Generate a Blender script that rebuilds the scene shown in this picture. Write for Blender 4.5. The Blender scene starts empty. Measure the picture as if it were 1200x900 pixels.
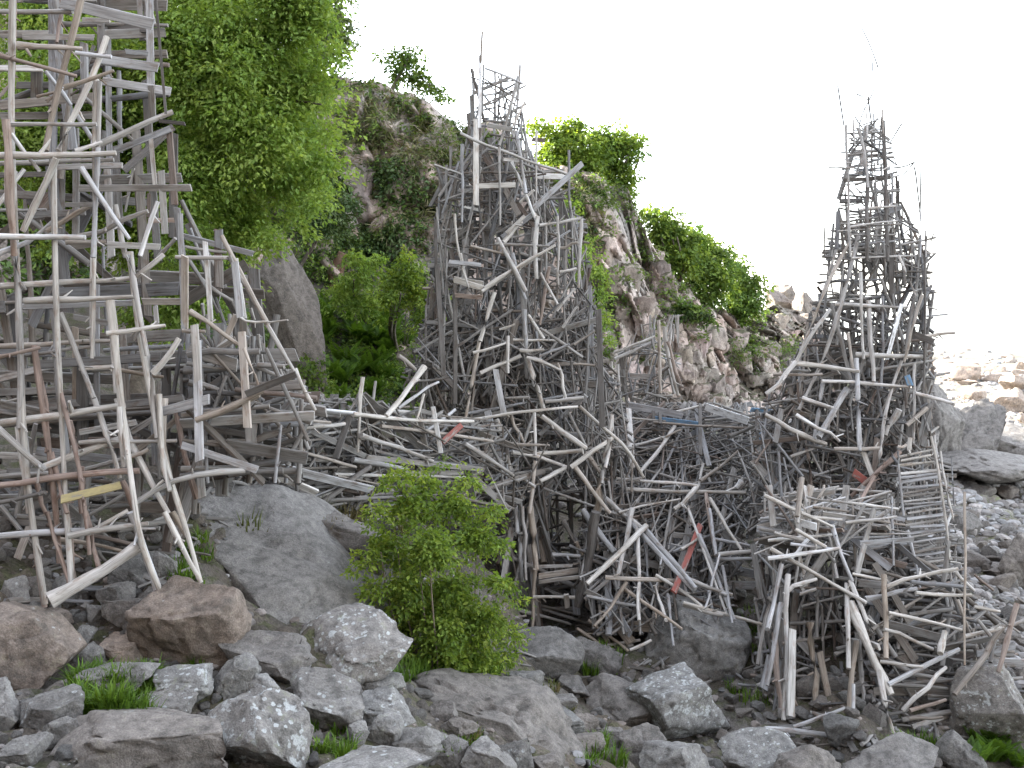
import bpy, math, random
import numpy as np
from mathutils import Vector, Matrix, noise as mnoise
from mathutils.bvhtree import BVHTree

sc = bpy.context.scene
COL = sc.collection
R = random.Random(7)
NR = np.random.default_rng(11)
F = 1230.0            # focal length in photo pixels (photo is 1200 wide)
EYE = 8.5             # eye height above the sea
HOR = 345.0           # horizon row
PITCH = math.atan((450.0 - HOR) / F)
CP, SP = math.cos(PITCH), math.sin(PITCH)

def P(u, v, Y):
    """world point seen at photo pixel u, v at forward distance Y"""
    cx, cy = (u - 600.0) / F, (450.0 - v) / F
    dy = CP + cy * SP
    dz = -SP + cy * CP
    t = Y / dy
    return Vector((cx * t, Y, EYE + dz * t))

def ray(u, v):
    a = P(u, v, 1.0)
    return (a - Vector((0, 0, EYE))).normalized()

# ------------------------------------------------------------------ noise
def _hash(ix, iy, iz, s=0):
    n = (ix.astype(np.int64) * 374761393 + iy.astype(np.int64) * 668265263 + iz.astype(np.int64) * 2147483647 + s * 974711) & 0xFFFFFFFF
    n = ((n ^ (n >> 13)) * 1274126177) & 0xFFFFFFFF
    n = ((n ^ (n >> 16)) * 2246822519) & 0xFFFFFFFF
    n = n ^ (n >> 15)
    return (n & 0xFFFFFF) / float(0xFFFFFF)

def vnoise(p, s=0):
    i = np.floor(p).astype(np.int64)
    f = p - i
    f = f * f * (3 - 2 * f)
    r = 0
    for dx in (0, 1):
        wx = f[:, 0] if dx else 1 - f[:, 0]
        for dy in (0, 1):
            wy = f[:, 1] if dy else 1 - f[:, 1]
            for dz in (0, 1):
                wz = f[:, 2] if dz else 1 - f[:, 2]
                r = r + wx * wy * wz * _hash(i[:, 0] + dx, i[:, 1] + dy, i[:, 2] + dz, s)
    return r * 2 - 1

def fbm(p, octaves=4, s=0, gain=0.5):
    r, a = 0, 1.0
    for k in range(octaves):
        r = r + a * vnoise(p * (2.03 ** k) + 17.3 * k, s + k)
        a *= gain
    return r

def worley(p, s=0, full=False):
    """F1, F2 and a random value of the nearest cell"""
    i = np.floor(p).astype(np.int64)
    f1 = np.full(len(p), 9e9); f2 = f1.copy(); cid = np.zeros(len(p)); ctr = np.zeros_like(p)
    for dx in (-1, 0, 1):
        for dy in (-1, 0, 1):
            for dz in (-1, 0, 1):
                c = i + np.array([dx, dy, dz])
                q = np.stack([c[:, k] + 0.1 + 0.8 * _hash(c[:, 0], c[:, 1], c[:, 2], s + 3 * k + 1) for k in range(3)], 1)
                d = np.sqrt(((q - p) ** 2).sum(1))
                m = d < f1
                f2 = np.where(m, f1, np.minimum(f2, d))
                cid = np.where(m, _hash(c[:, 0], c[:, 1], c[:, 2], s + 50), cid)
                ctr = np.where(m[:, None], q, ctr)
                f1 = np.where(m, d, f1)
    if full:
        g = np.stack([np.modf(cid * 97.13 + k * 0.37 + cid * cid * 53)[0] - 0.5 for k in range(3)], 1)
        return f1, f2, cid, ((p - ctr) * g).sum(1)
    return f1, f2, cid

# ------------------------------------------------------------------ mesh helpers
def mk_mesh(name, verts, quads=None, tris=None, loops=None, starts=None, totals=None, smooth=None):
    verts = np.asarray(verts, dtype=np.float32)
    if loops is None:
        L, T = [], []
        if quads is not None and len(quads):
            L.append(np.asarray(quads, np.int32).ravel()); T.append(np.full(len(quads), 4, np.int32))
        if tris is not None and len(tris):
            L.append(np.asarray(tris, np.int32).ravel()); T.append(np.full(len(tris), 3, np.int32))
        loops = np.concatenate(L); totals = np.concatenate(T)
    totals = np.asarray(totals, np.int32)
    starts = np.concatenate([[0], np.cumsum(totals)[:-1]]).astype(np.int32)
    me = bpy.data.meshes.new(name)
    me.vertices.add(len(verts)); me.vertices.foreach_set('co', verts.ravel())
    me.loops.add(len(loops)); me.loops.foreach_set('vertex_index', np.asarray(loops, np.int32))
    me.polygons.add(len(totals)); me.polygons.foreach_set('loop_start', starts); me.polygons.foreach_set('loop_total', totals)
    if smooth is None: smooth = True
    sm = np.full(len(totals), bool(smooth)) if np.isscalar(smooth) or isinstance(smooth, bool) else np.asarray(smooth, bool)
    me.polygons.foreach_set('use_smooth', sm)
    me.update(calc_edges=True); me.validate()
    return me

def attr_col(me, name, cols):
    a = me.attributes.new(name, 'FLOAT_COLOR', 'POINT')
    c = np.ones((len(cols), 4), np.float32); c[:, :3] = cols
    a.data.foreach_set('color', c.ravel())

def attr_vec(me, name, v):
    a = me.attributes.new(name, 'FLOAT_VECTOR', 'POINT')
    a.data.foreach_set('vector', np.asarray(v, np.float32).ravel())

def link(name, me, mat=None, parent=None, loc=None, rot=None):
    o = bpy.data.objects.new(name, me); COL.objects.link(o)
    if mat is not None and me is not None and len(me.materials) == 0: me.materials.append(mat)
    if parent is not None: o.parent = parent
    if loc is not None: o.location = loc
    if rot is not None: o.rotation_euler = rot
    return o

def tag(o, label=None, cat=None, group=None, kind=None):
    if label: o['label'] = label
    if cat: o['category'] = cat
    if group: o['group'] = group
    if kind: o['kind'] = kind
    return o

def empty(name, loc):
    o = bpy.data.objects.new(name, None); COL.objects.link(o); o.location = loc; o.empty_display_size = 0.2
    return o

# ------------------------------------------------------------------ materials
def new_mat(name):
    m = bpy.data.materials.new(name); m.use_nodes = True
    nt = m.node_tree; nt.nodes.clear()
    out = nt.nodes.new('ShaderNodeOutputMaterial')
    return m, nt, out

class N:
    def __init__(s, nt): s.nt = nt
    def __call__(s, typ, **kw):
        n = s.nt.nodes.new('ShaderNode' + typ)
        for k, v in kw.items():
            if k in n.inputs: 
                n.inputs[k].default_value = v
            else: setattr(n, k, v)
        return n
    def l(s, a, b): s.nt.links.new(a, b)
    def noise(s, vec, scale, detail=4, rough=0.55):
        n = s('TexNoise'); n.inputs['Scale'].default_value = scale; n.inputs['Detail'].default_value = detail; n.inputs['Roughness'].default_value = rough
        if vec is not None: s.l(vec, n.inputs['Vector'])
        return n.outputs['Fac']
    def ramp(s, fac, stops):
        r = s('ValToRGB'); e = r.color_ramp.elements
        while len(e) < len(stops): e.new(0.5)
        for el, (p, c) in zip(e, stops):
            el.position = p; el.color = (*c, 1) if not np.isscalar(c) else (c, c, c, 1)
        s.l(fac, r.inputs['Fac']); return r.outputs['Color']
    def mix(s, fac, a, b, mode='MIX'):
        m = s('Mix', data_type='RGBA', blend_type=mode)
        for k, val in ((0, fac), (6, a), (7, b)):
            sock = m.inputs[k]
            if hasattr(val, 'is_output'): s.l(val, sock)
            elif np.isscalar(val): sock.default_value = val if k == 0 else (val, val, val, 1)
            else: sock.default_value = (*val, 1)
        return m.outputs[2]
    def math(s, op, a, b=None, clamp=False):
        m = s('Math', operation=op, use_clamp=clamp)
        for i, val in enumerate((a, b)):
            if val is None: continue
            if hasattr(val, 'is_output'): s.l(val, m.inputs[i])
            else: m.inputs[i].default_value = val
        return m.outputs[0]
    def bump(s, h, strength, dist=0.02):
        b = s('Bump'); b.inputs['Strength'].default_value = strength; b.inputs['Distance'].default_value = dist
        s.l(h, b.inputs['Height']); return b.outputs['Normal']

def principled(n, out, col, rough=0.85, normal=None, spec=0.3):
    b = n('BsdfPrincipled')
    if hasattr(col, 'is_output'): n.l(col, b.inputs['Base Color'])
    else: b.inputs['Base Color'].default_value = (*col, 1)
    if hasattr(rough, 'is_output'): n.l(rough, b.inputs['Roughness'])
    else: b.inputs['Roughness'].default_value = rough
    b.inputs['Specular IOR Level'].default_value = spec
    if normal is not None: n.l(normal, b.inputs['Normal'])
    n.l(b.outputs[0], out.inputs['Surface'])
    return b

def mat_wood():
    m, nt, out = new_mat('weathered_wood'); n = N(nt)
    g = n('Attribute', attribute_name='grain').outputs['Vector']
    t = n('Attribute', attribute_name='tint').outputs['Color']
    mp = n('Mapping'); mp.inputs['Scale'].default_value = (55, 55, 2.2); n.l(g, mp.inputs['Vector'])
    st = n.noise(mp.outputs[0], 1.0, 5, 0.65)
    mp2 = n('Mapping'); mp2.inputs['Scale'].default_value = (9, 9, 1.6); n.l(g, mp2.inputs['Vector'])
    big = n.noise(mp2.outputs[0], 1.0, 4, 0.6)
    mp3 = n('Mapping'); mp3.inputs['Scale'].default_value = (90, 90, 1.2); n.l(g, mp3.inputs['Vector'])
    crk = n.noise(mp3.outputs[0], 1.0, 2, 0.5)
    c = n.mix(1.0, t, n.ramp(st, [(0.25, 0.55), (0.5, 0.95), (0.75, 1.3)]), 'MULTIPLY')
    c = n.mix(1.0, c, n.ramp(big, [(0.3, (0.62, 0.58, 0.54)), (0.5, (0.98, 0.97, 0.96)), (0.72, (1.22, 1.22, 1.24))]), 'MULTIPLY')
    c = n.mix(n.ramp(crk, [(0.27, 0.75), (0.36, 0.0)]), c, (0.035, 0.03, 0.027))
    mp4 = n('Mapping'); mp4.inputs['Scale'].default_value = (14, 14, 5); n.l(g, mp4.inputs['Vector'])
    brk = n.noise(mp4.outputs[0], 1.0, 5, 0.65)
    c = n.mix(n.ramp(brk, [(0.54, 0.0), (0.64, 0.55)]), c, n.mix(1.0, c, (0.62, 0.47, 0.38), 'MULTIPLY'))
    h = n.math('ADD', n.math('MULTIPLY', st, 0.6), n.math('MULTIPLY', crk, 0.5))
    principled(n, out, c, 0.82, n.bump(h, 0.5, 0.01), 0.25)
    return m

def mat_leaf(name, trans=0.35, hue=(1, 1, 1)):
    m, nt, out = new_mat(name); n = N(nt)
    t = n('Attribute', attribute_name='tint').outputs['Color']
    c = n.mix(1.0, t, hue, 'MULTIPLY')
    d = n('BsdfPrincipled'); n.l(c, d.inputs['Base Color']); d.inputs['Roughness'].default_value = 0.5; d.inputs['Specular IOR Level'].default_value = 0.25
    tr = n('BsdfTranslucent'); n.l(n.mix(1.0, c, (1.25, 1.15, 0.55), 'MULTIPLY'), tr.inputs['Color'])
    mx = n('MixShader'); mx.inputs[0].default_value = trans
    n.l(d.outputs[0], mx.inputs[1]); n.l(tr.outputs[0], mx.inputs[2]); n.l(mx.outputs[0], out.inputs['Surface'])
    return m

def mat_rock(name, attr=False):
    """granite; object colour = (lichen amount, pinkness, brightness)"""
    m, nt, out = new_mat(name); n = N(nt)
    tc = n('TexCoord').outputs['Object']
    oi = n('ObjectInfo')
    off = n('VectorMath', operation='SCALE'); off.inputs['Scale'].default_value = 31.0
    cb = n('CombineXYZ'); n.l(oi.outputs['Random'], cb.inputs[0]); n.l(oi.outputs['Random'], cb.inputs[2]); n.l(cb.outputs[0], off.inputs[0])
    ad = n('VectorMath', operation='ADD'); n.l(tc, ad.inputs[0]); n.l(off.outputs[0], ad.inputs[1])
    v = ad.outputs[0]
    sep = n('SeparateColor'); n.l(oi.outputs['Color'], sep.inputs[0])
    lich, pink, bright = sep.outputs
    big = n.noise(v, 2.0, 5, 0.6); mid = n.noise(v, 9, 7, 0.66); fine = n.noise(v, 60, 3, 0.6)
    base = n.mix(pink, (0.215, 0.208, 0.195), (0.27, 0.215, 0.175))
    base = n.mix(n.ramp(big, [(0.38, 0.0), (0.62, 1.0)]), base, n.mix(pink, (0.285, 0.278, 0.265), (0.225, 0.17, 0.13)))
    base = n.mix(1.0, base, n.ramp(mid, [(0.28, 0.5), (0.5, 0.98), (0.72, 1.4)]), 'MULTIPLY')
    base = n.mix(1.0, base, n.ramp(fine, [(0.3, 0.72), (0.5, 1.0), (0.7, 1.3)]), 'MULTIPLY')
    # dark algae stains
    stn = n.noise(v, 3.6, 6, 0.72)
    base = n.mix(n.ramp(stn, [(0.5, 0.0), (0.66, 0.55)]), base, (0.07, 0.068, 0.06))
    # lichen: small pale spots and larger crusts
    vo = n('TexVoronoi'); vo.inputs['Scale'].default_value = 13.0; n.l(v, vo.inputs['Vector'])
    warp = n.noise(v, 24, 3, 0.6)
    spot = n.math('LESS_THAN', n.math('ADD', vo.outputs['Distance'], n.math('MULTIPLY', warp, 0.5)), 0.52)
    patch = n.noise(v, 4.5, 4, 0.62)
    thr = n.math('SUBTRACT', 0.78, n.math('MULTIPLY', lich, 0.36))
    pm = n.math('MULTIPLY', n.math('SUBTRACT', patch, thr), 14.0, True)
    l1 = n.math('MULTIPLY', spot, pm)
    crust = n.noise(v, 6.5, 5, 0.66)
    thr2 = n.math('SUBTRACT', 0.86, n.math('MULTIPLY', lich, 0.30))
    l2 = n.math('MULTIPLY', n.math('SUBTRACT', crust, thr2), 16.0, True)
    lc = n.mix(fine, (0.40, 0.43, 0.44), (0.62, 0.63, 0.60))
    base = n.mix(n.math('MULTIPLY', n.math('MAXIMUM', l1, l2), 0.85), base, lc)
    gl = n.noise(v, 9, 4, 0.7)
    base = n.mix(n.math('MULTIPLY', n.ramp(gl, [(0.58, 0.0), (0.66, 0.4)]), lich), base, (0.17, 0.19, 0.10))
    bm = n.mix(1.0, base, bright, 'MULTIPLY')
    sc2 = n('Mix', data_type='RGBA', blend_type='MULTIPLY'); sc2.inputs[0].default_value = 1.0
    n.l(bm, sc2.inputs[6]); sc2.inputs[7].default_value = (1.62, 1.64, 1.68, 1)
    h = n.math('ADD', n.math('MULTIPLY', mid, 0.8), n.math('ADD', n.math('MULTIPLY', fine, 0.25), n.math('MULTIPLY', n.noise(v, 24, 5, 0.7), 0.5)))
    principled(n, out, sc2.outputs[2], 0.82, n.bump(h, 1.0, 0.03), 0.3)
    return m

def mat_cliff():
    m, nt, out = new_mat('cliff_granite'); n = N(nt)
    v = n('TexCoord').outputs['Object']
    mp = n('Mapping'); mp.inputs['Scale'].default_value = (1, 1, 0.35); n.l(v, mp.inputs['Vector'])
    big = n.noise(v, 0.35, 4, 0.6); strk = n.noise(mp.outputs[0], 2.2, 6, 0.65); mid = n.noise(v, 3.2, 6, 0.65); fine = n.noise(v, 17, 4, 0.65)
    cell = n('Attribute', attribute_name='tint').outputs['Color']
    c = n.mix(n.ramp(big, [(0.35, 0.0), (0.65, 1.0)]), (0.375, 0.30, 0.265), (0.315, 0.285, 0.26))
    c = n.mix(1.0, c, cell, 'MULTIPLY')
    c = n.mix(1.0, c, n.ramp(strk, [(0.3, 0.5), (0.5, 0.97), (0.7, 1.32)]), 'MULTIPLY')
    c = n.mix(1.0, c, n.ramp(mid, [(0.3, 0.68), (0.5, 1.0), (0.7, 1.25)]), 'MULTIPLY')
    c = n.mix(1.0, c, n.ramp(fine, [(0.3, 0.78), (0.5, 1.0), (0.7, 1.2)]), 'MULTIPLY')
    st = n.noise(v, 0.9, 5, 0.7)
    c = n.mix(n.ramp(st, [(0.52, 0.0), (0.68, 0.6)]), c, (0.09, 0.085, 0.07))
    # soil and moss where the rock lies flat
    geo = n('NewGeometry'); sx = n('SeparateXYZ'); n.l(geo.outputs['Normal'], sx.inputs[0])
    flat = n.math('ADD', sx.outputs[2], n.math('MULTIPLY', n.math('SUBTRACT', mid, 0.5), 0.9))
    c = n.mix(n.ramp(flat, [(0.62, 0.0), (0.85, 0.85)]), c, n.mix(fine, (0.035, 0.05, 0.015), (0.10, 0.095, 0.05)))
    h = n.math('ADD', n.math('MULTIPLY', strk, 0.8), n.math('ADD', mid, n.math('MULTIPLY', fine, 0.3)))
    principled(n, out, c, 0.85, n.bump(h, 0.8, 0.07), 0.25)
    return m

def mat_ground():
    m, nt, out = new_mat('stony_soil'); n = N(nt)
    v = n('TexCoord').outputs['Object']
    big = n.noise(v, 0.45, 4, 0.6); mid = n.noise(v, 4, 6, 0.65); fine = n.noise(v, 30, 4, 0.65)
    t = n('Attribute', attribute_name='tint').outputs['Color']
    c = n.mix(n.ramp(big, [(0.4, 0.0), (0.6, 1.0)]), (0.085, 0.07, 0.055), (0.115, 0.105, 0.095))
    c = n.mix(n.ramp(mid, [(0.48, 0.0), (0.6, 0.8)]), c, (0.06, 0.065, 0.03))
    c = n.mix(1.0, c, n.ramp(fine, [(0.3, 0.5), (0.5, 1.0), (0.7, 1.5)]), 'MULTIPLY')
    c = n.mix(1.0, c, t, 'MULTIPLY')
    h = n.math('ADD', mid, n.math('MULTIPLY', fine, 0.5))
    principled(n, out, c, 0.9, n.bump(h, 0.8, 0.05), 0.2)
    return m

def mat_tint(name, rough=0.8, bumpscale=20, spec=0.25):
    """colour from the tint attribute with a natural mottling"""
    m, nt, out = new_mat(name); n = N(nt)
    v = n('TexCoord').outputs['Object']
    t = n('Attribute', attribute_name='tint').outputs['Color']
    a = n.noise(v, bumpscale * 0.3, 5, 0.65); b = n.noise(v, bumpscale, 4, 0.6)
    c = n.mix(1.0, t, n.ramp(a, [(0.3, 0.6), (0.5, 1.0), (0.7, 1.35)]), 'MULTIPLY')
    c = n.mix(1.0, c, n.ramp(b, [(0.3, 0.75), (0.5, 1.0), (0.7, 1.25)]), 'MULTIPLY')
    principled(n, out, c, rough, n.bump(n.math('ADD', a, b), 0.7, 0.03), spec)
    return m

def mat_sea():
    m, nt, out = new_mat('sea_water'); n = N(nt)
    v = n('TexCoord').outputs['Object']
    mp = n('Mapping'); mp.inputs['Scale'].default_value = (0.5, 1.0, 1); n.l(v, mp.inputs['Vector'])
    a = n.noise(mp.outputs[0], 0.5, 5, 0.6); b = n.noise(mp.outputs[0], 2.2, 4, 0.6)
    h = n.math('ADD', n.math('MULTIPLY', a, 1.0), n.math('MULTIPLY', b, 0.3))
    principled(n, out, (0.05, 0.085, 0.095), 0.06, n.bump(h, 1.0, 1.6), 0.5)
    return m

M_WOOD = mat_wood(); M_ROCK = mat_rock('granite_boulder'); M_CLIFF = mat_cliff(); M_GROUND = mat_ground()
M_STONE = mat_tint('beach_pebbles', 0.8, 6); M_BARK = mat_tint('tree_bark', 0.85, 14); M_SEA = mat_sea()
def mat_paint():
    m, nt, out = new_mat('flaking_paint'); n = N(nt)
    g = n('Attribute', attribute_name='grain').outputs['Vector']; t = n('Attribute', attribute_name='tint').outputs['Color']
    mp = n('Mapping'); mp.inputs['Scale'].default_value = (16, 16, 5); n.l(g, mp.inputs['Vector'])
    a = n.noise(mp.outputs[0], 1.0, 6, 0.7)
    mp2 = n('Mapping'); mp2.inputs['Scale'].default_value = (70, 70, 2); n.l(g, mp2.inputs['Vector'])
    st = n.noise(mp2.outputs[0], 1.0, 4, 0.6)
    f = n.math('ADD', a, n.math('MULTIPLY', n.math('SUBTRACT', st, 0.5), 0.5))
    wd = n.mix(st, (0.10, 0.09, 0.08), (0.36, 0.34, 0.31))
    c = n.mix(n.ramp(f, [(0.36, 0.0), (0.46, 0.95)]), wd, n.mix(1.0, t, n.ramp(a, [(0.4, 0.8), (0.7, 1.2)]), 'MULTIPLY'))
    principled(n, out, c, 0.7, n.bump(f, 0.4, 0.01), 0.3)
    return m
M_PAINT = mat_paint()
M_LEAF = mat_leaf('broad_leaf', 0.5); M_DARKLEAF = mat_leaf('tough_leaf', 0.22); M_GRASS = mat_leaf('grass_blade', 0.3)

# ------------------------------------------------------------------ ground
CTRL = """0 900 7.0|150 900 7.2|300 900 7.6|450 900 8.5|600 900 10.5|750 900 12.5|900 900 14|1050 900 14.5|1200 900 15
0 800 9|150 790 9.5|300 790 10|400 770 10.8|500 800 12.2|600 790 15|700 800 17|850 856 15.5|960 872 15.0
0 690 10.5|100 690 10.9|200 670 11.4|300 700 12.2|250 610 13.2|400 640 14.5|480 700 14.2|330 585 15.5|450 620 17|560 660 18.6
0 600 12.5|150 600 13|120 500 17|0 500 17
600 740 19.5|700 755 19.6|640 700 21.5|760 690 20.2|850 690 19.8|820 806 17.3|870 800 17.2|760 780 17.9|700 640 24|650 560 28|560 520 27|450 500 25|400 450 27|440 380 31|420 300 34|350 470 24|250 430 26
1000 870 15|1150 820 16.6|1200 760 18.5|1200 700 22|1120 700 21|1150 600 31|1200 560 41|1080 560 34|1130 520 43|1200 515 56|960 560 29|850 500 34|900 485 38|760 490 34|960 470 44
1150 435 95|1200 440 90|1100 440 88|1050 430 100|1150 412 150|1200 415 145|1080 410 155|1000 430 95"""
pts = []
for row in CTRL.split('\n'):
    for c in row.split('|'):
        a = [float(x) for x in c.split()]
        pts.append(tuple(P(*a)))
pts += [(0, 0, 6.85), (-4, 3, 6.6), (-8, 6, 6.9), (-12, 10, 7.4), (-13, 18, 8), (4, 4, 5.2), (9, 7, 3.2), (14, 10, 1.8), (20, 16, 1.0),
        (26, 26, 0.6), (34, 40, 0.3), (48, 60, 0.1), (62, 100, -0.4), (45, 20, -1.5), (70, 60, -2), (85, 150, -3), (60, 190, -3), (20, 190, -3), (-30, 190, -2),
        (0, -10, 7.2), (-20, -10, 9), (20, -10, 0), (-40, 20, 9), (-40, 80, 8), (-20, 60, 7), (0, 60, 4), (0, 100, 3), (20, 80, 1.2), (-70, 150, 3), (120, 190, -6), (120, 0, -6), (-70, -20, 10)]
CT = np.array(pts)
def _phi(d): return d
_xy = CT[:, :2]
_D = np.linalg.norm(_xy[:, None] - _xy[None], axis=2)
_n = len(CT)
_A = np.zeros((_n + 3, _n + 3)); _A[:_n, :_n] = -_phi(_D) - 0.0 * np.eye(_n)
_A[:_n, _n] = 1; _A[:_n, _n + 1:] = _xy; _A[_n, :_n] = 1; _A[_n + 1:, :_n] = _xy.T
_A[:_n, :_n] += np.eye(_n) * -0.35
_W = np.linalg.solve(_A, np.concatenate([CT[:, 2], [0, 0, 0]]))
def ground_z(x, y):
    x = np.atleast_1d(np.asarray(x, float)); y = np.atleast_1d(np.asarray(y, float))
    r = np.empty(len(x))
    for s in range(0, len(x), 20000):
        q = np.stack([x[s:s + 20000], y[s:s + 20000]], 1)
        d = np.linalg.norm(q[:, None] - _xy[None], axis=2)
        r[s:s + 20000] = (-_phi(d)) @ _W[:_n] + _W[_n] + q @ _W[_n + 1:]
    return r
def gz(x, y): return float(ground_z(x, y)[0])

def axis(lo, a, b, hi, step, grow):
    mid = list(np.arange(a, b, step))
    left, s, x = [], step, a
    while x > lo: s *= grow; x -= s; left.append(x)
    right, s, x = [], step, b
    while x < hi: s *= grow; x += s; right.append(x)
    return np.array(left[::-1] + mid + right)
gx = axis(-75, -13, 20, 125, 0.11, 1.05); gy = axis(-15, 4, 34, 190, 0.11, 1.035)
GX, GY = np.meshgrid(gx, gy)
fx, fy = GX.ravel(), GY.ravel()
fz = ground_z(fx, fy)
p3 = np.stack([fx, fy, np.zeros_like(fx)], 1)
f1, f2, cid = worley(p3 * np.array([2.2, 2.2, 1]) + 0.3 * np.stack([fbm(p3 * 2, 2, 1), fbm(p3 * 2, 2, 2), 0 * fx], 1))
bl = np.clip((f2 - f1) * 3, 0, 1)
fz = fz + fbm(p3 * 0.5, 4, 5) * 0.18 + (bl * (0.04 + 0.16 * cid)) - 0.08 + fbm(p3 * 5, 3, 9) * 0.03
gv = np.stack([fx, fy, fz], 1)
nx, ny = len(gx), len(gy)
idx = np.arange(nx * ny).reshape(ny, nx)
gq = np.stack([idx[:-1, :-1], idx[:-1, 1:], idx[1:, 1:], idx[1:, :-1]], -1).reshape(-1, 4)
gm = mk_mesh('ground', gv, gq)
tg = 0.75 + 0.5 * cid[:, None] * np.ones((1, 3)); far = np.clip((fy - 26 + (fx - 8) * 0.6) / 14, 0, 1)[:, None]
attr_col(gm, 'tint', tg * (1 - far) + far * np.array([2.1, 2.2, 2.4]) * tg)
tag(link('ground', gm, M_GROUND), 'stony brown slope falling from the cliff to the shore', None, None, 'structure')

# sea
sv = [(-4000, -3000, 0), (4000, -3000, 0), (4000, 9000, 0), (-4000, 9000, 0)]
tag(link('sea', mk_mesh('sea', sv, [(0, 1, 2, 3)]), M_SEA), 'pale glittering sea beyond the beach', None, None, 'structure')

# ------------------------------------------------------------------ cliff, and hillside added out of view to block light
def V(*a): return np.array(a, float)
KEYS = [  # top point, base point, plateau depth
 (V(36, -34, 34), V(22, -14, 1.5), 10), (V(6, -34, 42), V(2, -11, 6.0), 10), (V(-26, -30, 42), V(-14, -10, 8), 10),  # unseen slope behind the camera, added to cut the frontal sky light
 (V(-44, -6, 30), V(-24, 0, 7), 10), (V(-38, 10, 30), V(-20, 13, 6.5), 12), (V(-28, 30, 34), V(-15.5, 22, 6.5), 14), (V(-21, 37, 33), V(-12.5, 26, 6), 16),  # unseen hill at left, raised so its shadow covers the towers
 (V(-15.5, 39, 22), np.array(P(200, 445, 27)), 16), (np.array(P(285, 62, 39)), np.array(P(300, 455, 27.5)), 12),
 (np.array(P(380, 80, 38)), np.array(P(375, 460, 29)), 10), (np.array(P(425, 88, 37)), np.array(P(425, 470, 30)), 9), (np.array(P(490, 118, 36)), np.array(P(490, 480, 30)), 8),
 (np.array(P(535, 152, 36)), np.array(P(540, 482, 30.5)), 8), (np.array(P(620, 190, 37)), np.array(P(620, 490, 31.5)), 8), (np.array(P(738, 222, 39)), np.array(P(730, 482, 33.5)), 8),
 (np.array(P(752, 280, 40)), np.array(P(775, 478, 35)), 8), (np.array(P(800, 330, 42)), np.array(P(830, 474, 36)), 8), (np.array(P(868, 380, 46)), np.array(P(895, 474, 38)), 8), (np.array(P(905, 358, 50)), np.array(P(925, 475, 40)), 8),
 (np.array(P(955, 366, 53)), np.array(P(968, 475, 43)), 8), (np.array(P(1010, 430, 57)), np.array(P(1015, 482, 50)), 6), (np.array(P(1040, 470, 64)), np.array(P(1045, 480, 60)), 5)]
T = np.array([k[0] for k in KEYS]); B = np.array([k[1] for k in KEYS]); PD = np.array([k[2] for k in KEYS], float)
mid = (T + B) / 2
dl = np.linalg.norm(np.diff(mid[:, :2], axis=0), axis=1)
sk = np.concatenate([[0], np.cumsum(dl)])
cols = []
for i in range(len(KEYS) - 1):
    step = 0.30 if i < 7 else (0.085 if i < 18 else 0.14)
    cols.append(np.arange(sk[i], sk[i + 1], step))
S = np.concatenate(cols)
def itp(A): return np.stack([np.interp(S, sk, A[:, k]) for k in range(A.shape[1])], 1)
Tc, Bc, Pc = itp(T), itp(B), np.interp(S, sk, PD)
def smooth(A, w):
    k = np.hanning(w); k /= k.sum()
    pad = np.pad(A, ((w // 2, w // 2), (0, 0)), 'edge')
    return np.stack([np.convolve(pad[:, j], k, 'valid')[:len(A)] for j in range(A.shape[1])], 1)
Tc2 = Tc.copy(); Bc = smooth(Bc, 41); Tc[:, :2] = smooth(Tc, 31)[:, :2]; Tc[:, 2] = smooth(Tc, 9)[:, 2]
hd = Tc[:, :2] - Bc[:, :2]; hd /= np.linalg.norm(hd, axis=1)[:, None]; hd = smooth(hd, 61); hd /= np.linalg.norm(hd, axis=1)[:, None]
rows = []
NB, NT_, NP = 14, 190, 30
Z3 = lambda a, z: np.concatenate([a, z[:, None]], 1)
for j in range(NB):
    f = (NB - j) / NB
    rows.append(Bc + Z3(-hd * 1.6 * f, -2.6 * f * np.ones(len(S))))
for j in range(NT_):
    t = j / (NT_ - 1)
    h = t + 0.10 * math.sin(t * math.pi * 2 * 1.5) * (1 - t)
    q = Bc.copy(); q[:, :2] += (Tc[:, :2] - Bc[:, :2]) * h; q[:, 2] += (Tc[:, 2] - Bc[:, 2]) * t
    rows.append(q)
for j in range(1, NP):
    f = j / (NP - 1)
    q = Tc.copy(); q[:, :2] += hd * (Pc * f + 14 * max(0, f - 0.6) / 0.4)[:, None]
    q[:, 2] = q[:, 2] - 0.08 * Pc * f - np.maximum(0, q[:, 2] - 1) * (max(0, f - 0.6) / 0.4) ** 1.3
    rows.append(q)
CV = np.stack(rows, 0); nr, nc = CV.shape[:2]
cv = CV.reshape(-1, 3)
out3 = np.concatenate([-np.tile(hd, (nr, 1)), np.full((nr * nc, 1), 0.25)], 1)
wp = cv + 0.22 * np.stack([fbm(cv * 0.5, 3, 21), fbm(cv * 0.5, 3, 22), fbm(cv * 0.5, 3, 23)], 1)
tilt = wp @ np.array([[1, 0, 0.12], [0, 1, 0.1], [0.18, -0.1, 1]])
f1, f2, c1, t1 = worley(tilt * np.array([0.55, 0.55, 0.24]), 3, True)
g1, g2, c2, t2 = worley(tilt * np.array([1.5, 1.5, 0.62]), 4, True)
k1, k2, c3, t3 = worley(tilt * np.array([3.8, 3.8, 2.2]), 5, True)
d = (c1 - 0.5) * 1.5 + t1 * 1.1 + (c2 - 0.5) * 0.7 + t2 * 0.75 + (c3 - 0.5) * 0.16 + t3 * 0.25
d -= 0.40 * np.exp(-((f2 - f1) / 0.045) ** 2) + 0.16 * np.exp(-((g2 - g1) / 0.05) ** 2)
d += fbm(cv * 0.35, 3, 31) * 0.6 + fbm(cv * 3, 4, 32) * 0.05
rowi = np.repeat(np.arange(nr), nc)
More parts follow.
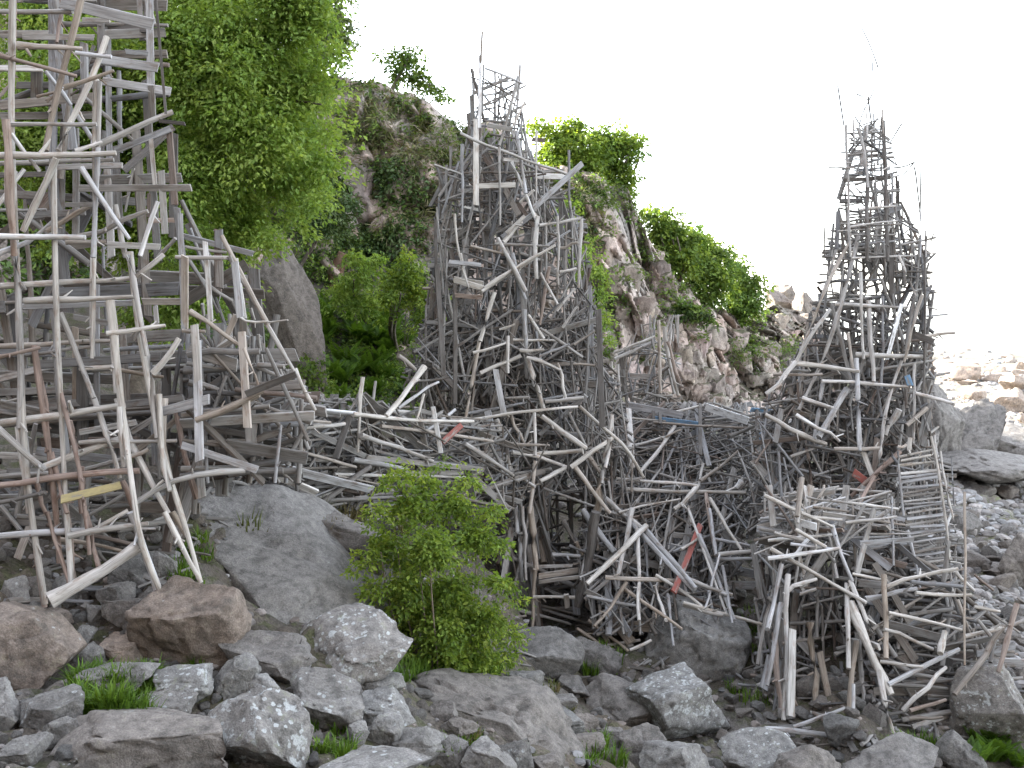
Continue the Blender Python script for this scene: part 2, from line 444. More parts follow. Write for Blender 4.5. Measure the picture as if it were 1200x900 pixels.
d *= np.clip((rowi - 2) / 14, 0, 1) * np.clip(1 - (rowi - NB - NT_) / 12, 0.35, 1) * np.interp(rowi, [NB + NT_ - 25, NB + NT_], [1, 0.55])
cv = cv + out3 * d[:, None]
ci = np.arange(nr * nc).reshape(nr, nc)
cq = np.stack([ci[:-1, :-1], ci[:-1, 1:], ci[1:, 1:], ci[1:, :-1]], -1).reshape(-1, 4)
ct = (0.72 + 0.35 * c1 + 0.3 * c2)[:, None] * np.array([[1, 1, 1]]) * (1 + (c2 - 0.5)[:, None] * np.array([[0.12, -0.02, -0.08]]))
BV_C = BVHTree.FromPolygons([tuple(v) for v in cv], [tuple(q) for q in cq.tolist()])
# angular blocks standing out of the face
_bm = __import__('bmesh').new(); __import__('bmesh').ops.create_icosphere(_bm, subdivisions=4, radius=1.0); _bm.verts.ensure_lookup_table()
_iv = np.array([v.co[:] for v in _bm.verts]); _if = np.array([[v.index for v in f.verts] for f in _bm.faces]); _bm.free()
def face_block(p, nrm, size, seed, tint):
    rg = np.random.default_rng(seed); v = _iv.copy()
    for k in range(14):
        nn = rg.normal(size=3) * np.array([1, 1, .7])
        if k < 5: nn = np.array([[0, -1, .1], [1, 0, 0], [-1, 0, .05], [0, -.15, 1], [.7, -.7, .1]][k], float) + rg.normal(size=3) * .16
        nn /= np.linalg.norm(nn); v = v - nn * np.maximum(0, v @ nn - rg.uniform(.42, .78))[:, None]
    o = rg.uniform(-40, 40, 3); f1_, f2_, c_, t_ = worley(v * np.array([2.4, 2.4, 1.1]) + o, seed, True)
    r_ = v / np.linalg.norm(v, axis=1)[:, None]
    v = v + r_ * (fbm(v * 3 + o, 3, seed) * .05 + (c_ - .5) * .14 + t_ * .2 - .08 * np.exp(-((f2_ - f1_) / .05) ** 2))[:, None]
    v = v * np.array([rg.uniform(.8, 1.3), rg.uniform(.8, 1.2), rg.uniform(.9, 1.45)]) * size
    a = math.atan2(nrm.y, nrm.x) + math.pi / 2 + rg.normal() * .3; ca, sa = math.cos(a), math.sin(a); tl = rg.normal() * .12
    v[:, 0] += v[:, 2] * tl
    v = np.stack([v[:, 0] * ca - v[:, 1] * sa, v[:, 0] * sa + v[:, 1] * ca, v[:, 2]], 1) + np.array(p) 
    return v, np.tile(np.array(tint) * rg.uniform(.75, 1.25), (len(v), 1))
bV, bT, bF, nb_ = [], [], [], len(cv)
for (u0, v0, u1, v1, n_, s0, s1) in [(655, 205, 770, 330, 30, .3, .8), (690, 280, 850, 470, 80, .25, .7), (790, 370, 960, 475, 90, .3, .75), (395, 110, 540, 290, 34, .5, 1.2), (960, 430, 1040, 480, 20, .7, 1.4), (830, 385, 965, 478, 60, .25, .6), (770, 330, 900, 430, 40, .25, .6), (540, 160, 700, 480, 40, .5, 1.1)]:
    for _ in range(n_):
        u, v = R.uniform(u0, u1), R.uniform(v0, v1); dd = ray(u, v)
        h = BV_C.ray_cast(Vector((0, 0, EYE)), dd)
        if h[0] is None or h[0].y > 70: continue
        if BV_C.ray_cast(Vector((0, 0, EYE)), ray(u + 8, v - 16))[0] is None: continue
        nr_ = h[1] if h[1].dot(dd) < 0 else -h[1]
        sz = s0 * (s1 / s0) ** (R.random() ** 1.5)
        q, t = face_block(h[0] - dd * 0 - nr_ * sz * .62 - Vector((0, 0, sz * .25)), Vector((nr_.x, nr_.y, 0)), sz, R.randrange(1 << 20), (1.0, R.uniform(.94, 1.0), R.uniform(.9, 1.0)))
        bV.append(q); bT.append(t); bF.append(_if + nb_); nb_ += len(q)
cm = mk_mesh('cliff', np.concatenate([cv] + bV), cq, np.concatenate(bF))
attr_col(cm, 'tint', np.concatenate([ct] + bT))
tag(link('cliff', cm, M_CLIFF), 'pinkish granite cliff with vertical cracks and grassy ledges', None, None, 'structure')

BV_G = BVHTree.FromPolygons([tuple(v) for v in gv], [tuple(q) for q in gq.tolist()])
_cv2 = np.concatenate([cv] + bV)
BV_C = BVHTree.FromPolygons(_cv2.tolist(), cq.tolist() + np.concatenate(bF).tolist())
def hit(u, v, which='gc'):
    o = Vector((0, 0, EYE)); d = ray(u, v); best = None
    for k, bv in (('g', BV_G), ('c', BV_C)):
        if k in which:
            h = bv.ray_cast(o, d)
            if h[0] is not None and (best is None or h[3] < best[1]): best = (h[0], h[3], h[1])
    return best
def drop(x, y):
    h = BV_G.ray_cast(Vector((x, y, 60)), Vector((0, 0, -1)))
    return h[0].z if h[0] else gz(x, y)
# ------------------------------------------------------------------ boulders
import bmesh
_ico = {}
def ico(sub):
    if sub not in _ico:
        bm = bmesh.new(); bmesh.ops.create_icosphere(bm, subdivisions=sub, radius=1.0)
        bm.verts.ensure_lookup_table()
        _ico[sub] = (np.array([v.co[:] for v in bm.verts]), np.array([[v.index for v in f.verts] for f in bm.faces])); bm.free()
    return _ico[sub]

def rock_mesh(name, seed, cuts=11, sub=5, rough=0.05, dmin=0.43, dmax=0.76, step=0.0, lump=1.0):
    v, f = ico(sub); v = v.copy(); rg = np.random.default_rng(seed)
    for k in range(cuts):
        nn = rg.normal(size=3); nn /= np.linalg.norm(nn)
        if k == 0: nn = np.array([rg.normal() * 0.25, -0.25 + rg.normal() * 0.2, 1.0]); nn /= np.linalg.norm(nn)
        if k == 1: nn = np.array([rg.normal() * 0.5, -1.0, rg.normal() * 0.3]); nn /= np.linalg.norm(nn)
        dd = rg.uniform(dmin, dmax); ex = np.maximum(0, v @ nn - dd)
        v = v - nn * ex[:, None] * 0.995
    o = rg.uniform(-50, 50, 3)
    r = v / np.linalg.norm(v, axis=1)[:, None]
    v = v + r * (fbm(v * 1.3 + o, 3, seed) * 0.03 * lump + fbm(v * 4.5 + o, 4, seed + 7) * rough)[:, None]
    f1, f2, c, tl = worley(v * np.array([1.6, 1.6, 2.4]) + o, seed, True)
    v = v + r * (((c - 0.5) * (0.05 + step) + tl * (0.07 + step) - 0.06 * np.exp(-((f2 - f1) / 0.035) ** 2)) * lump)[:, None]
    lo, hi = v.min(0), v.max(0)
    v = (v - (lo + hi) / 2) / ((hi - lo) / 2)
    return mk_mesh(name, v, tris=f)

def set_rock(o, lich, pink, bright):
    o.color = (lich, pink, bright / 1.0, 1)

TAKEN = []
def boulder(u0, v0, u1, v1, label, name='boulder', lich=0.5, pink=0.3, bright=0.5, Y=None, depth=0.85, cuts=11, seed=None, rot=None, tilt=None, sub=5, rough=0.05, step=0.0, group=None, cat=None, dz=0.0, grow=1.04, lump=1.0):
    uc, vc = (u0 + u1) / 2, (v0 + v1) / 2
    if Y is None:
        h = hit(uc, min(v1 - 0.18 * (v1 - v0), 899 + 40), 'g'); Yh = h[0].y
        hx = (u1 - u0) / 2 * Yh / F
        Y = Yh + hx * depth * 0.45
    hx = (u1 - u0) / 2 * Y / F * grow; hp = (v1 - v0) / 2 * Y / F * grow; hy = hx * depth
    dn = max(0.0, (vc - HOR) / F); sn = dn / math.sqrt(1 + dn * dn); cn = math.sqrt(1 - sn * sn)
    hy = min(hy, 1.6 * hp / max(0.12, sn) * 0.5 + 0.2 * hx)
    hz = math.sqrt(max((hp * 0.55) ** 2, hp * hp - (hy * sn) ** 2)) / cn
    me = rock_mesh(name, seed if seed is not None else int(uc * 31 + vc * 17), cuts, sub, rough, step=step, lump=lump)
    me.transform(Matrix.Diagonal((hx, hy, hz, 1.0))); me.update()
    o = link(name, me, M_ROCK); o.location = P(uc, vc, Y) + Vector((0, 0, dz - .06 * hz))
    o.rotation_euler = (tilt or (0, 0, 0)) if rot is None else rot
    set_rock(o, lich, pink, bright)
    tag(o, label, cat or name.replace('_', ' '), group); TAKEN.append((uc, vc, (u1 - u0) / 2, (v1 - v0) / 2))
    return o

# (u0, v0, u1, v1, label, lichen, pink, bright)
BL = [
 (-22, 708, 96, 815, 'large brown boulder with a dark flat front and white lichen on its right edge', .55, .8, .5),
 (-20, 798, 30, 865, 'smooth grey boulder at the foot of the large brown boulder', .35, .1, .55),
 (22, 806, 100, 864, 'dark speckled boulder in front of the large brown boulder', .75, .1, .42),
 (0, 862, 55, 905, 'grey stone at the bottom left corner below the dark speckled boulder', .5, .1, .5),
 (48, 838, 92, 885, 'small pale speckled stone tucked under the dark speckled boulder', .7, .1, .52),
 (74, 826, 252, 925, 'long low grey-brown boulder lying along the bottom beneath the grass tuft', .5, .4, .5),
 (244, 812, 362, 925, 'rounded boulder covered in pale round lichen spots at the bottom', 1.0, .15, .5),
 (164, 676, 290, 792, 'large reddish brown slab boulder right of the log', .35, .85, .5),
 (117, 744, 172, 780, 'small tan block with a flat top', .1, .9, .62),
 (94, 772, 182, 812, 'flat-topped grey block above the bright grass tuft', .45, .1, .48),
 (175, 778, 250, 828, 'low bluish grey boulder thick with pale lichen', .95, .0, .55),
 (249, 769, 302, 822, 'upright angular grey block with a pale right edge', .6, .05, .5),
 (262, 742, 366, 806, 'dark angular boulder with a flat sloping top below the smooth bedrock', .4, .25, .42),
 (348, 716, 479, 802, 'big grey boulder splashed with white lichen, topmost of the pile', .95, .2, .56),
 (334, 793, 427, 868, 'angular grey boulder with a white streak, under the big lichen boulder', .7, .15, .46),
 (420, 788, 476, 822, 'bluish grey stone wedged directly under the big lichen boulder', .7, .0, .55),
 (414, 810, 482, 858, 'pale bluish boulder right of the white-streaked boulder', .75, .0, .56),
 (428, 835, 472, 882, 'rounded egg-like stone leaning on the pale bluish boulder', .6, .05, .5),
 (292, 788, 340, 842, 'pale grey stone between the upright block and the white-streaked boulder', .6, .0, .6),
 (366, 874, 500, 925, 'broad pale boulder with a rounded top at the bottom edge', .8, .1, .55),
 (404, 848, 432, 878, 'fist-like grey stone above the broad pale boulder', .5, .1, .48),
 (458, 848, 534, 898, 'elongated smooth grey stone lying at a slant', .35, .1, .5),
 (503, 862, 548, 905, 'rounded dark grey stone beside the slanting elongated stone', .4, .1, .45),
 (504, 822, 537, 850, 'small dark stone on the grass edge under the green shrub', .3, .3, .42),
 (517, 838, 560, 864, 'small brown stone with mossy rim below the green shrub', .4, .4, .42),
 (545, 868, 604, 915, 'grey stone with a ridged top left of the upright pointed stone', .4, .15, .48),
 (584, 862, 628, 912, 'upright pointed stone leaning on the sloping bedrock', .6, .05, .52),
 (622, 884, 662, 915, 'rounded brownish stone below the end of the sloping bedrock', .3, .4, .45),
 (588, 788, 637, 824, 'dark wedge stone, lowest left of the stepping stones', .25, .1, .4),
 (649, 791, 691, 819, 'flat grey stepping stone just below the dark hollow', .3, .2, .45),
 (637, 812, 677, 834, 'thin flat stepping stone below the first one', .25, .2, .45),
 (615, 826, 681, 858, 'bluish stepping stone, broadest of the steps', .35, .0, .45),
 (668, 838, 702, 864, 'brown stone beside the broad bluish stepping stone', .2, .5, .42),
 (695, 852, 735, 882, 'low round stone amid grass below the stepping stones', .3, .3, .44),
 (692, 793, 800, 862, 'broad smooth boulder with a bare brown-grey back', .4, .3, .46),
 (740, 790, 856, 884, 'big boulder with a bright white lichen face', 1.0, .0, .58),
 (728, 854, 778, 908, 'dark boulder in the shade of the white lichen boulder', .25, .3, .4),
 (752, 868, 830, 925, 'grey boulder on the bottom edge in front of the white lichen boulder', .55, .1, .5),
 (850, 862, 928, 922, 'pale smooth boulder left of the porch log at the bottom', .8, .0, .55),
 (900, 872, 985, 930, 'low earthy slab under the log of the porch', .2, .4, .4),
 (985, 862, 1105, 935, 'wide flat grey boulder before the porch posts', .3, .2, .45),
 (1118, 778, 1200, 888, 'upright lichen-spotted boulder beside the ferns at the right edge', .85, .25, .52),
 (1098, 856, 1152, 915, 'dark boulder below the upright lichen-spotted boulder', .3, .1, .4),
 (1163, 622, 1225, 698, 'biggest brownish boulder of the stony beach', .4, .4, .5),
 (132, 646, 186, 694, 'dark smooth rock under the feet of the nearest tower', .2, .05, .36),
 (180, 646, 206, 684, 'oval grey stone standing between two feet of the nearest tower', .35, .1, .48),
 (112, 684, 160, 724, 'squarish grey stone right of the log', .4, .15, .45),
 (100, 708, 126, 738, 'oval dark stone directly under the log', .35, .1, .42),
 (124, 700, 168, 745, 'dark cracked stone against the reddish slab boulder', .3, .3, .4),
 (36, 715, 80, 742, 'flat brown stone on the shoulder of the large brown boulder', .3, .7, .46),
 (0, 676, 36, 715, 'grey block with bluish lichen at the left edge', .6, .1, .48),
 (58, 676, 96, 712, 'grey stone behind the cut end of the log', .4, .1, .44),
 (86, 752, 122, 786, 'mossy grey stone between the log and the flat-topped block', .5, .1, .45),
 (92, 732, 112, 756, 'small pale lichen stone above the tan block', .9, .0, .5),
 (190, 574, 224, 602, 'small reddish stone under the planks of the nearest tower', .2, 1.0, .5),
 (165, 812, 225, 856, 'speckled stone between grass tuft and rounded lichen boulder', .8, .2, .48),
 (216, 785, 252, 815, 'small bluish stone against the upright angular block', .6, .0, .45),
]
SUBB = {0: 5}
for i, (a, b, c, d_, lab, li, pi, br) in enumerate(BL):
    boulder(a, b, c, d_, lab, 'boulder', li, pi, br, cuts=11 + i % 7, seed=300 + i, rot=(0, 0, R.uniform(-0.35, 0.35)), rough=0.03, grow=1.12)

# bedrock
boulder(176, 594, 462, 770, 'big smooth grey bedrock hump below the walkway', 'bedrock', .3, .15, .47, Y=13.5, depth=1.0, cuts=5, seed=95, rot=(0.12, 0.26, -0.15), rough=0.02, dz=0.14, lump=.8)
boulder(285, 588, 500, 716, 'mossy brown bedrock ledge above the smooth grey hump', 'bedrock', .4, .35, .42, Y=14.4, depth=0.6, cuts=6, seed=78, rot=(0, 0.35, -0.3), rough=0.04, step=.05)
boulder(470, 800, 705, 930, 'long bedrock slab sloping down to the right at the bottom', 'bedrock', .25, .35, .44, Y=11.9, depth=0.7, cuts=7, seed=79, rot=(0, 0.30, -0.35), rough=0.04, step=.05)
boulder(586, 734, 684, 796, 'dark rounded bedrock under the doorway of the middle tower', 'bedrock', .15, .15, .38, depth=0.8, cuts=4, seed=80, rough=0.03)
boulder(668, 745, 730, 796, 'dim bedrock lump right of the doorway step', 'bedrock', .15, .2, .36, depth=0.8, cuts=5, seed=83, rough=0.03)
boulder(755, 700, 878, 806, 'pale bedrock block under the driftwood tangle', 'bedrock', .5, .0, .62, Y=18.35, depth=0.8, cuts=8, seed=81, rough=0.03)
boulder(320, 262, 382, 500, 'tall leaning slab of mossy rock under the beech', 'rock_slab', .3, .55, .46, Y=22.5, depth=0.5, cuts=9, seed=82, rot=(-0.15, -0.27, 0.25), rough=0.04)
# outcrop and end of the cliff
for i, (a, b, c, d_, Y_, lab) in enumerate([
  (1072, 442, 1128, 585, 37, 'grey upright outcrop with vertical cracks, next to the spire tower'), (1098, 462, 1166, 590, 39, 'sloping grey outcrop behind the upright one'),
  (1130, 498, 1260, 580, 42, 'long grey ledge of the outcrop running to the right edge'), (1035, 462, 1092, 600, 36, 'grey outcrop hidden partly by the spire tower'), (1095, 528, 1235, 572, 35, 'low banded grey ledge in front of the outcrop'),
  (896, 338, 930, 390, 55, 'squat pink block on the skyline at the end of the cliff'), (904, 332, 940, 384, 58, 'square pink block, topmost on the skyline'), (928, 338, 964, 405, 54, 'rounded pink block nearest the spire tower on the skyline'),
  (912, 366, 970, 430, 52, 'broad cracked block under the skyline blocks'), (886, 374, 920, 418, 52, 'pink block above the green slope at the end of the cliff')]):
    boulder(a, b, c, d_, lab, 'rock_outcrop' if i < 5 else 'cliff_block', .1, .25 if i < 5 else .7, .47 if i < 5 else .56, Y=Y_, depth=0.9, cuts=9, seed=540 + i, rot=(0, (0, .35, .2, .2, .08)[i] if i < 5 else 0, R.uniform(-.3, .3)), step=.03, rough=0.03)
# sunlit boulders on the far beach (crop 1050,380 enlarged 6 times)
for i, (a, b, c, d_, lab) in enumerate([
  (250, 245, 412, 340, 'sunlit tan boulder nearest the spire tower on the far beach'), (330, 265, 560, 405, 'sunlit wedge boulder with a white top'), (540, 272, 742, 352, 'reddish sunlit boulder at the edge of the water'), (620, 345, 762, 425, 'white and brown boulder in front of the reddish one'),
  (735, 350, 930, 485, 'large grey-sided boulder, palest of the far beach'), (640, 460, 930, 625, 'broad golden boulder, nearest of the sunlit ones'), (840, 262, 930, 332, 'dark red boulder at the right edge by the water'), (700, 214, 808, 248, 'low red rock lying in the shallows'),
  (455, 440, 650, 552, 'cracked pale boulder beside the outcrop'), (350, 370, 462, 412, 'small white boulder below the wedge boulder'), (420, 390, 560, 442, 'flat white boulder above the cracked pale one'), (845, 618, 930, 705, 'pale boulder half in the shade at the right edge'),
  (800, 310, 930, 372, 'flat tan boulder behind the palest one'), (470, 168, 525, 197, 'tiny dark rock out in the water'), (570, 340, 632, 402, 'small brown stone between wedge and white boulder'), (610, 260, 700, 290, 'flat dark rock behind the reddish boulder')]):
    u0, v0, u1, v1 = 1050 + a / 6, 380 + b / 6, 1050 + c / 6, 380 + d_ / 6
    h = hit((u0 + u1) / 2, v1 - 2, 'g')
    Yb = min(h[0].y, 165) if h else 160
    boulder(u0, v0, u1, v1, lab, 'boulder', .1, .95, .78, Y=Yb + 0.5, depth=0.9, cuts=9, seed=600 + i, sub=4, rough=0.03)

# smaller stones, shared meshes
SM = [rock_mesh('stone', 900 + i, 8 + i % 5, 4, 0.04) for i in range(14)]
for m_ in SM: m_.materials.append(M_ROCK)
def scatter(zone, count, s0, s1, label, group, lich=(.2, .7), pink=(0, .5), bright=(.38, .56), flat=(0.55, 0.95), name='stone', free=True):
    n_ = 0; tries = 0
    while n_ < count and tries < count * 30:
        tries += 1
        u, v = R.uniform(zone[0], zone[2]), R.uniform(zone[1], zone[3])
        s = s0 * (s1 / s0) ** (R.random() ** 1.7)
        if free and any(abs(u - t[0]) < t[2] * 0.72 + s * 0.3 and abs(v - t[1]) < t[3] * 0.72 + s * 0.3 for t in TAKEN): continue
        h = hit(u, v, 'g')
        if not h: continue
        p = h[0]; r = s / 2 * p.y / F
        o = link(name, SM[R.randrange(len(SM))]); o.location = p + Vector((0, 0, r * 0.25))
        o.scale = (r * R.uniform(.9, 1.3), r * R.uniform(.8, 1.2), r * R.uniform(*flat)); o.rotation_euler = (R.uniform(-.3, .3), R.uniform(-.3, .3), R.uniform(0, 6.28))
        set_rock(o, R.uniform(*lich), R.uniform(*pink), R.uniform(*bright)); tag(o, label, 'stone', group)
        TAKEN.append((u, v, s / 2, s / 2.6)); n_ += 1
scatter((0, 690, 480, 899), 85, 13, 44, 'small grey stone filling a gap between the foreground boulders', 'stones between the foreground boulders')
scatter((-10, 585, 240, 715), 40, 16, 46, 'stone under the poles of the nearest driftwood tower', 'stones under the nearest tower', (.1, .5))
scatter((480, 790, 1110, 899), 70, 14, 46, 'small brownish stone on the soil among the bottom bedrock', 'stones on the bottom slope', (.1, .5))
scatter((580, 700, 900, 800), 22, 12, 34, 'stone on the dark soil under the driftwood', 'stones under the driftwood', (.1, .3), (.1, .6), (.34, .46))
scatter((1110, 515, 1200, 800), 70, 13, 46, 'grey cobble of the stony beach at the right', 'cobbles of the stony beach', (0, .3), (.1, .55), (.38, .55), free=False)
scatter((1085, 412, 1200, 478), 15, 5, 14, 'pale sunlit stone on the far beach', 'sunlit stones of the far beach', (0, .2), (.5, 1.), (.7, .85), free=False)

# uncounted stones: beach cobbles and rubble on the slope
def stone_field(name, label, spots, mat):
    v, f = ico(2); V_, F_, T_ = [], [], []; b = 0
    for (p, r, t) in spots:
        rg = np.random.default_rng(R.randrange(1 << 30)); q = v.copy()
        for k in range(6):
            nn = rg.normal(size=3); nn /= np.linalg.norm(nn); q = q - nn * np.maximum(0, q @ nn - rg.uniform(.5, .85))[:, None]
        a = rg.uniform(0, 6.28); ca, sa = math.cos(a), math.sin(a)
        q = q * np.array([r * rg.uniform(.9, 1.5), r * rg.uniform(.8, 1.1), r * rg.uniform(.5, .9)])
        q = np.stack([q[:, 0] * ca - q[:, 1] * sa, q[:, 0] * sa + q[:, 1] * ca, q[:, 2]], 1) + np.array(p)
        V_.append(q); F_.append(f + b); T_.append(np.tile(t, (len(q), 1))); b += len(q)
    me = mk_mesh(name, np.concatenate(V_), tris=np.concatenate(F_), smooth=False); attr_col(me, 'tint', np.concatenate(T_))
    return tag(link(name, me, mat), label, None, None, 'stuff')
def tone(a, b, warm=0.0):
    k = R.uniform(a, b); return (k * (1 + .18 * warm), k, k * (1 - .12 * warm) * 1.01)
spots = []
for _ in range(3400):
    u, v = R.uniform(1030, 1260), 400 + 430 * R.random() ** 0.8
    h = hit(u, v, 'g')
    if not h or h[0].z < -0.4: continue
    p = h[0]; s = R.uniform(4, 17) * (1.0 if v > 500 else 0.6); r = min(s / 2 * p.y / F, 0.6)
    warm = R.random() * (0.5 if v > 500 else 1.3); spots.append((tuple(p), r, tone(.15, .29, warm)))
for _ in range(1500):   # beyond the right edge too
    x, y = R.uniform(8, 50), R.uniform(17, 110)
    if abs(x / y) < 0.35: continue
    spots.append(((x, y, drop(x, y)), R.uniform(.12, .4), tone(.17, .32, R.random() * .5)))
stone_field('beach_cobbles', 'grey cobbles covering the beach', spots, M_STONE)
spots = []
for _ in range(2600):
    u, v = R.uniform(-20, 1130), R.uniform(560, 915)
    h = hit(u, v, 'g')
    if not h: continue
    p = h[0]; s = 3 + 13 * R.random() ** 2.2; spots.append((tuple(p), s / 2 * p.y / F, tone(.09, .24, R.random())))
stone_field('rubble', 'small broken stones on the brown soil of the slope', spots, M_STONE)
# ------------------------------------------------------------------ driftwood
TINTS = {'w': (0.48, 0.46, 0.43), 'r': (0.30, 0.235, 0.205), 'n': (0.29, 0.25, 0.21), 'd': (0.12, 0.112, 0.105), 'u': (0.35, 0.352, 0.36),
         'R': (0.27, 0.08, 0.065), 'B': (0.14, 0.25, 0.38), 'Y': (0.38, 0.32, 0.16), 'W': (0.78, 0.79, 0.80), 'k': (0.06, 0.057, 0.055)}
def grey(rr, dark=1.0):
    k = rr.random()
    b = rr.uniform(0.20, 0.42) if dark == 1.0 else rr.uniform(0.11, 0.30)  # lower range for infill paints in the shade of the interior
    if k < 0.55: c = (b, b * 0.965, b * 0.925)
    elif k < 0.72: c = (b * 0.97, b * 0.98, b * 1.01)
    elif k < 0.86: c = (b * 0.84, b * 0.76, b * 0.68)
    elif k < 0.91: c = (b * 0.68, b * 0.56, b * 0.49)
    else: c = (b * 1.35, b * 1.32, b * 1.27)
    return c

def frame_of(d):
    d = d.normalized()
    a = Vector((0, 0, 1)) if abs(d.z) < 0.9 else Vector((0, 1, 0))
    x = d.cross(a).normalized(); y = d.cross(x).normalized()
    return d, x, y

def pole_geo(pts, r0, r1, tint, rr, sides=7, seg=0.35, crook=0.5):
    """bent, tapering round pole with knots; returns verts, faces(list), grain, tint, smooth"""
    pts = [Vector(p) for p in pts]
    L = sum((pts[i + 1] - pts[i]).length for i in range(len(pts) - 1))
    n = max(3, min(12, int(L / seg) + 1))
    path = []
    for k in range(n + 1):
        s = L * k / n; i = 0
        while i < len(pts) - 2 and s > (pts[i + 1] - pts[i]).length:
            s -= (pts[i + 1] - pts[i]).length; i += 1
        dseg = pts[i + 1] - pts[i]
        path.append(pts[i] + dseg * min(1.0, s / max(1e-6, dseg.length)))
    if len(pts) > 2:
        q = path[:]
        for k in range(1, n): path[k] = q[k] * 0.5 + (q[k - 1] + q[k + 1]) * 0.25
    am = crook * r0 * 0.42
    ph = [rr.uniform(0, 6.28) for _ in range(4)]
    d, x, y = frame_of(pts[-1] - pts[0])
    for k in range(n + 1):
        t = k / n; e = math.sin(math.pi * t) ** 0.6
        path[k] = path[k] + x * (am * e * (math.sin(5 * t + ph[0]) + 0.5 * math.sin(11 * t + ph[1]))) + y * (am * e * (math.sin(4 * t + ph[2]) + 0.5 * math.sin(13 * t + ph[3])))
    V_, G_ = [], []
    off = rr.uniform(0, 60)
    acc = 0
    for k in range(n + 1):
        if k: acc += (path[k] - path[k - 1]).length
        dd = (path[min(n, k + 1)] - path[max(0, k - 1)])
        _, x, y = frame_of(dd)
        r = (r0 + (r1 - r0) * k / n) * rr.uniform(0.9, 1.1)
        if rr.random() < 0.14: r *= 1.22
        for s in range(sides):
            a = 2 * math.pi * s / sides
            q = r * (1 + 0.10 * math.sin(2 * a + ph[0]))
            V_.append(path[k] + x * (q * math.cos(a)) + y * (q * math.sin(a)))
            G_.append((q * math.cos(a) + off, q * math.sin(a) + off * 0.7, acc + off))
    F_ = []
    for k in range(n):
        for s in range(sides):
            F_.append((k * sides + s, k * sides + (s + 1) % sides, (k + 1) * sides + (s + 1) % sides, (k + 1) * sides + s))
    S_ = [True] * len(F_)
    for e, k in ((0, 0), (1, n)):
        b = len(V_)
        for s in range(sides):
            V_.append(V_[k * sides + s].copy()); G_.append((off + s * 0.02, off, rr.random()))
        F_.append(tuple(range(b, b + sides)) if e else tuple(range(b + sides - 1, b - 1, -1))); S_.append(False)
    return V_, F_, G_, [tint] * len(V_), S_

def plank_geo(p0, p1, w, th, tint, rr, roll=0.0, face=None):
    """sawn board, edges slightly chamfered, ends uneven, a little bow and twist"""
    p0, p1 = Vector(p0), Vector(p1); d = (p1 - p0); L = d.length; d.normalize()
    f = face if face is not None else Vector((0, -1, 0))
    y = (f - d * f.dot(d))
    if y.length < 0.1: y = Vector((1, 0, 0)) - d * d.x
    y.normalize(); y = Matrix.Rotation(roll, 3, d) @ y
    x = d.cross(y).normalized()
    n = max(2, min(6, int(L / 0.6) + 1))
    off = rr.uniform(0, 60); bow = rr.uniform(-0.012, 0.012) * L; tw = rr.uniform(-0.12, 0.12)
    c = min(w, th) * 0.14; hw, ht = w / 2, th / 2
    prof = [(-hw + c, -ht), (hw - c, -ht), (hw, -ht + c), (hw, ht - c), (hw - c, ht), (-hw + c, ht), (-hw, ht - c), (-hw, -ht + c)]
    V_, G_, F_, S_ = [], [], [], []
    sk0, sk1 = rr.uniform(-0.35, 0.35) * w, rr.uniform(-0.35, 0.35) * w
    for k in range(n + 1):
        t = k / n; ca, sa = math.cos(tw * (t - 0.5)), math.sin(tw * (t - 0.5))
        cen = p0 + d * (L * t) + y * (bow * math.sin(math.pi * t))
        ww = 1 + rr.uniform(-0.03, 0.03)
        for (a, b) in prof:
            a *= ww
            sh = (sk0 if k == 0 else sk1 if k == n else 0) * a / hw * 0.5
            aa, bb = a * ca - b * sa, a * sa + b * ca
            V_.append(cen + x * aa + y * bb + d * sh); G_.append((a + off, b + off * 0.7, L * t + off))
    for k in range(n):
        for s in range(8): F_.append((k * 8 + s, (k + 1) * 8 + s, (k + 1) * 8 + (s + 1) % 8, k * 8 + (s + 1) % 8)); S_.append(False)
    for e, k in ((0, 0), (1, n)):
        b = len(V_)
        for s in range(8): V_.append(V_[k * 8 + s].copy()); G_.append((off + s * 0.02, off, rr.random()))
        F_.append(tuple(range(b + 7, b - 1, -1)) if e else tuple(range(b, b + 8))); S_.append(False)
    return V_, F_, G_, [tint] * len(V_), S_

def merge_geo(gs, origin):
    V_, Fl, tot, G_, T_, S_ = [], [], [], [], [], []
    o = Vector(origin); b = 0
    for (v, f, g, t, s) in gs:
        V_ += [tuple(p - o) for p in v]; G_ += g; T_ += t; S_ += s
        for q in f: Fl += [i + b for i in q]; tot.append(len(q))
        b += len(v)
    return V_, Fl, tot, G_, T_, S_

def wood_obj(name, gs, origin, parent=None, mat=None):
    V_, Fl, tot, G_, T_, S_ = merge_geo(gs, origin)
    me = mk_mesh(name, V_, loops=Fl, totals=tot, smooth=np.array(S_))
    attr_vec(me, 'grain', G_); attr_col(me, 'tint', np.array(T_))
    return link(name, me, mat or M_WOOD, parent, None if parent else origin)

PAINT = {'R': 'board with faded red paint', 'B': 'board with blue paint', 'Y': 'yellow painted board', 'W': 'board painted white'}

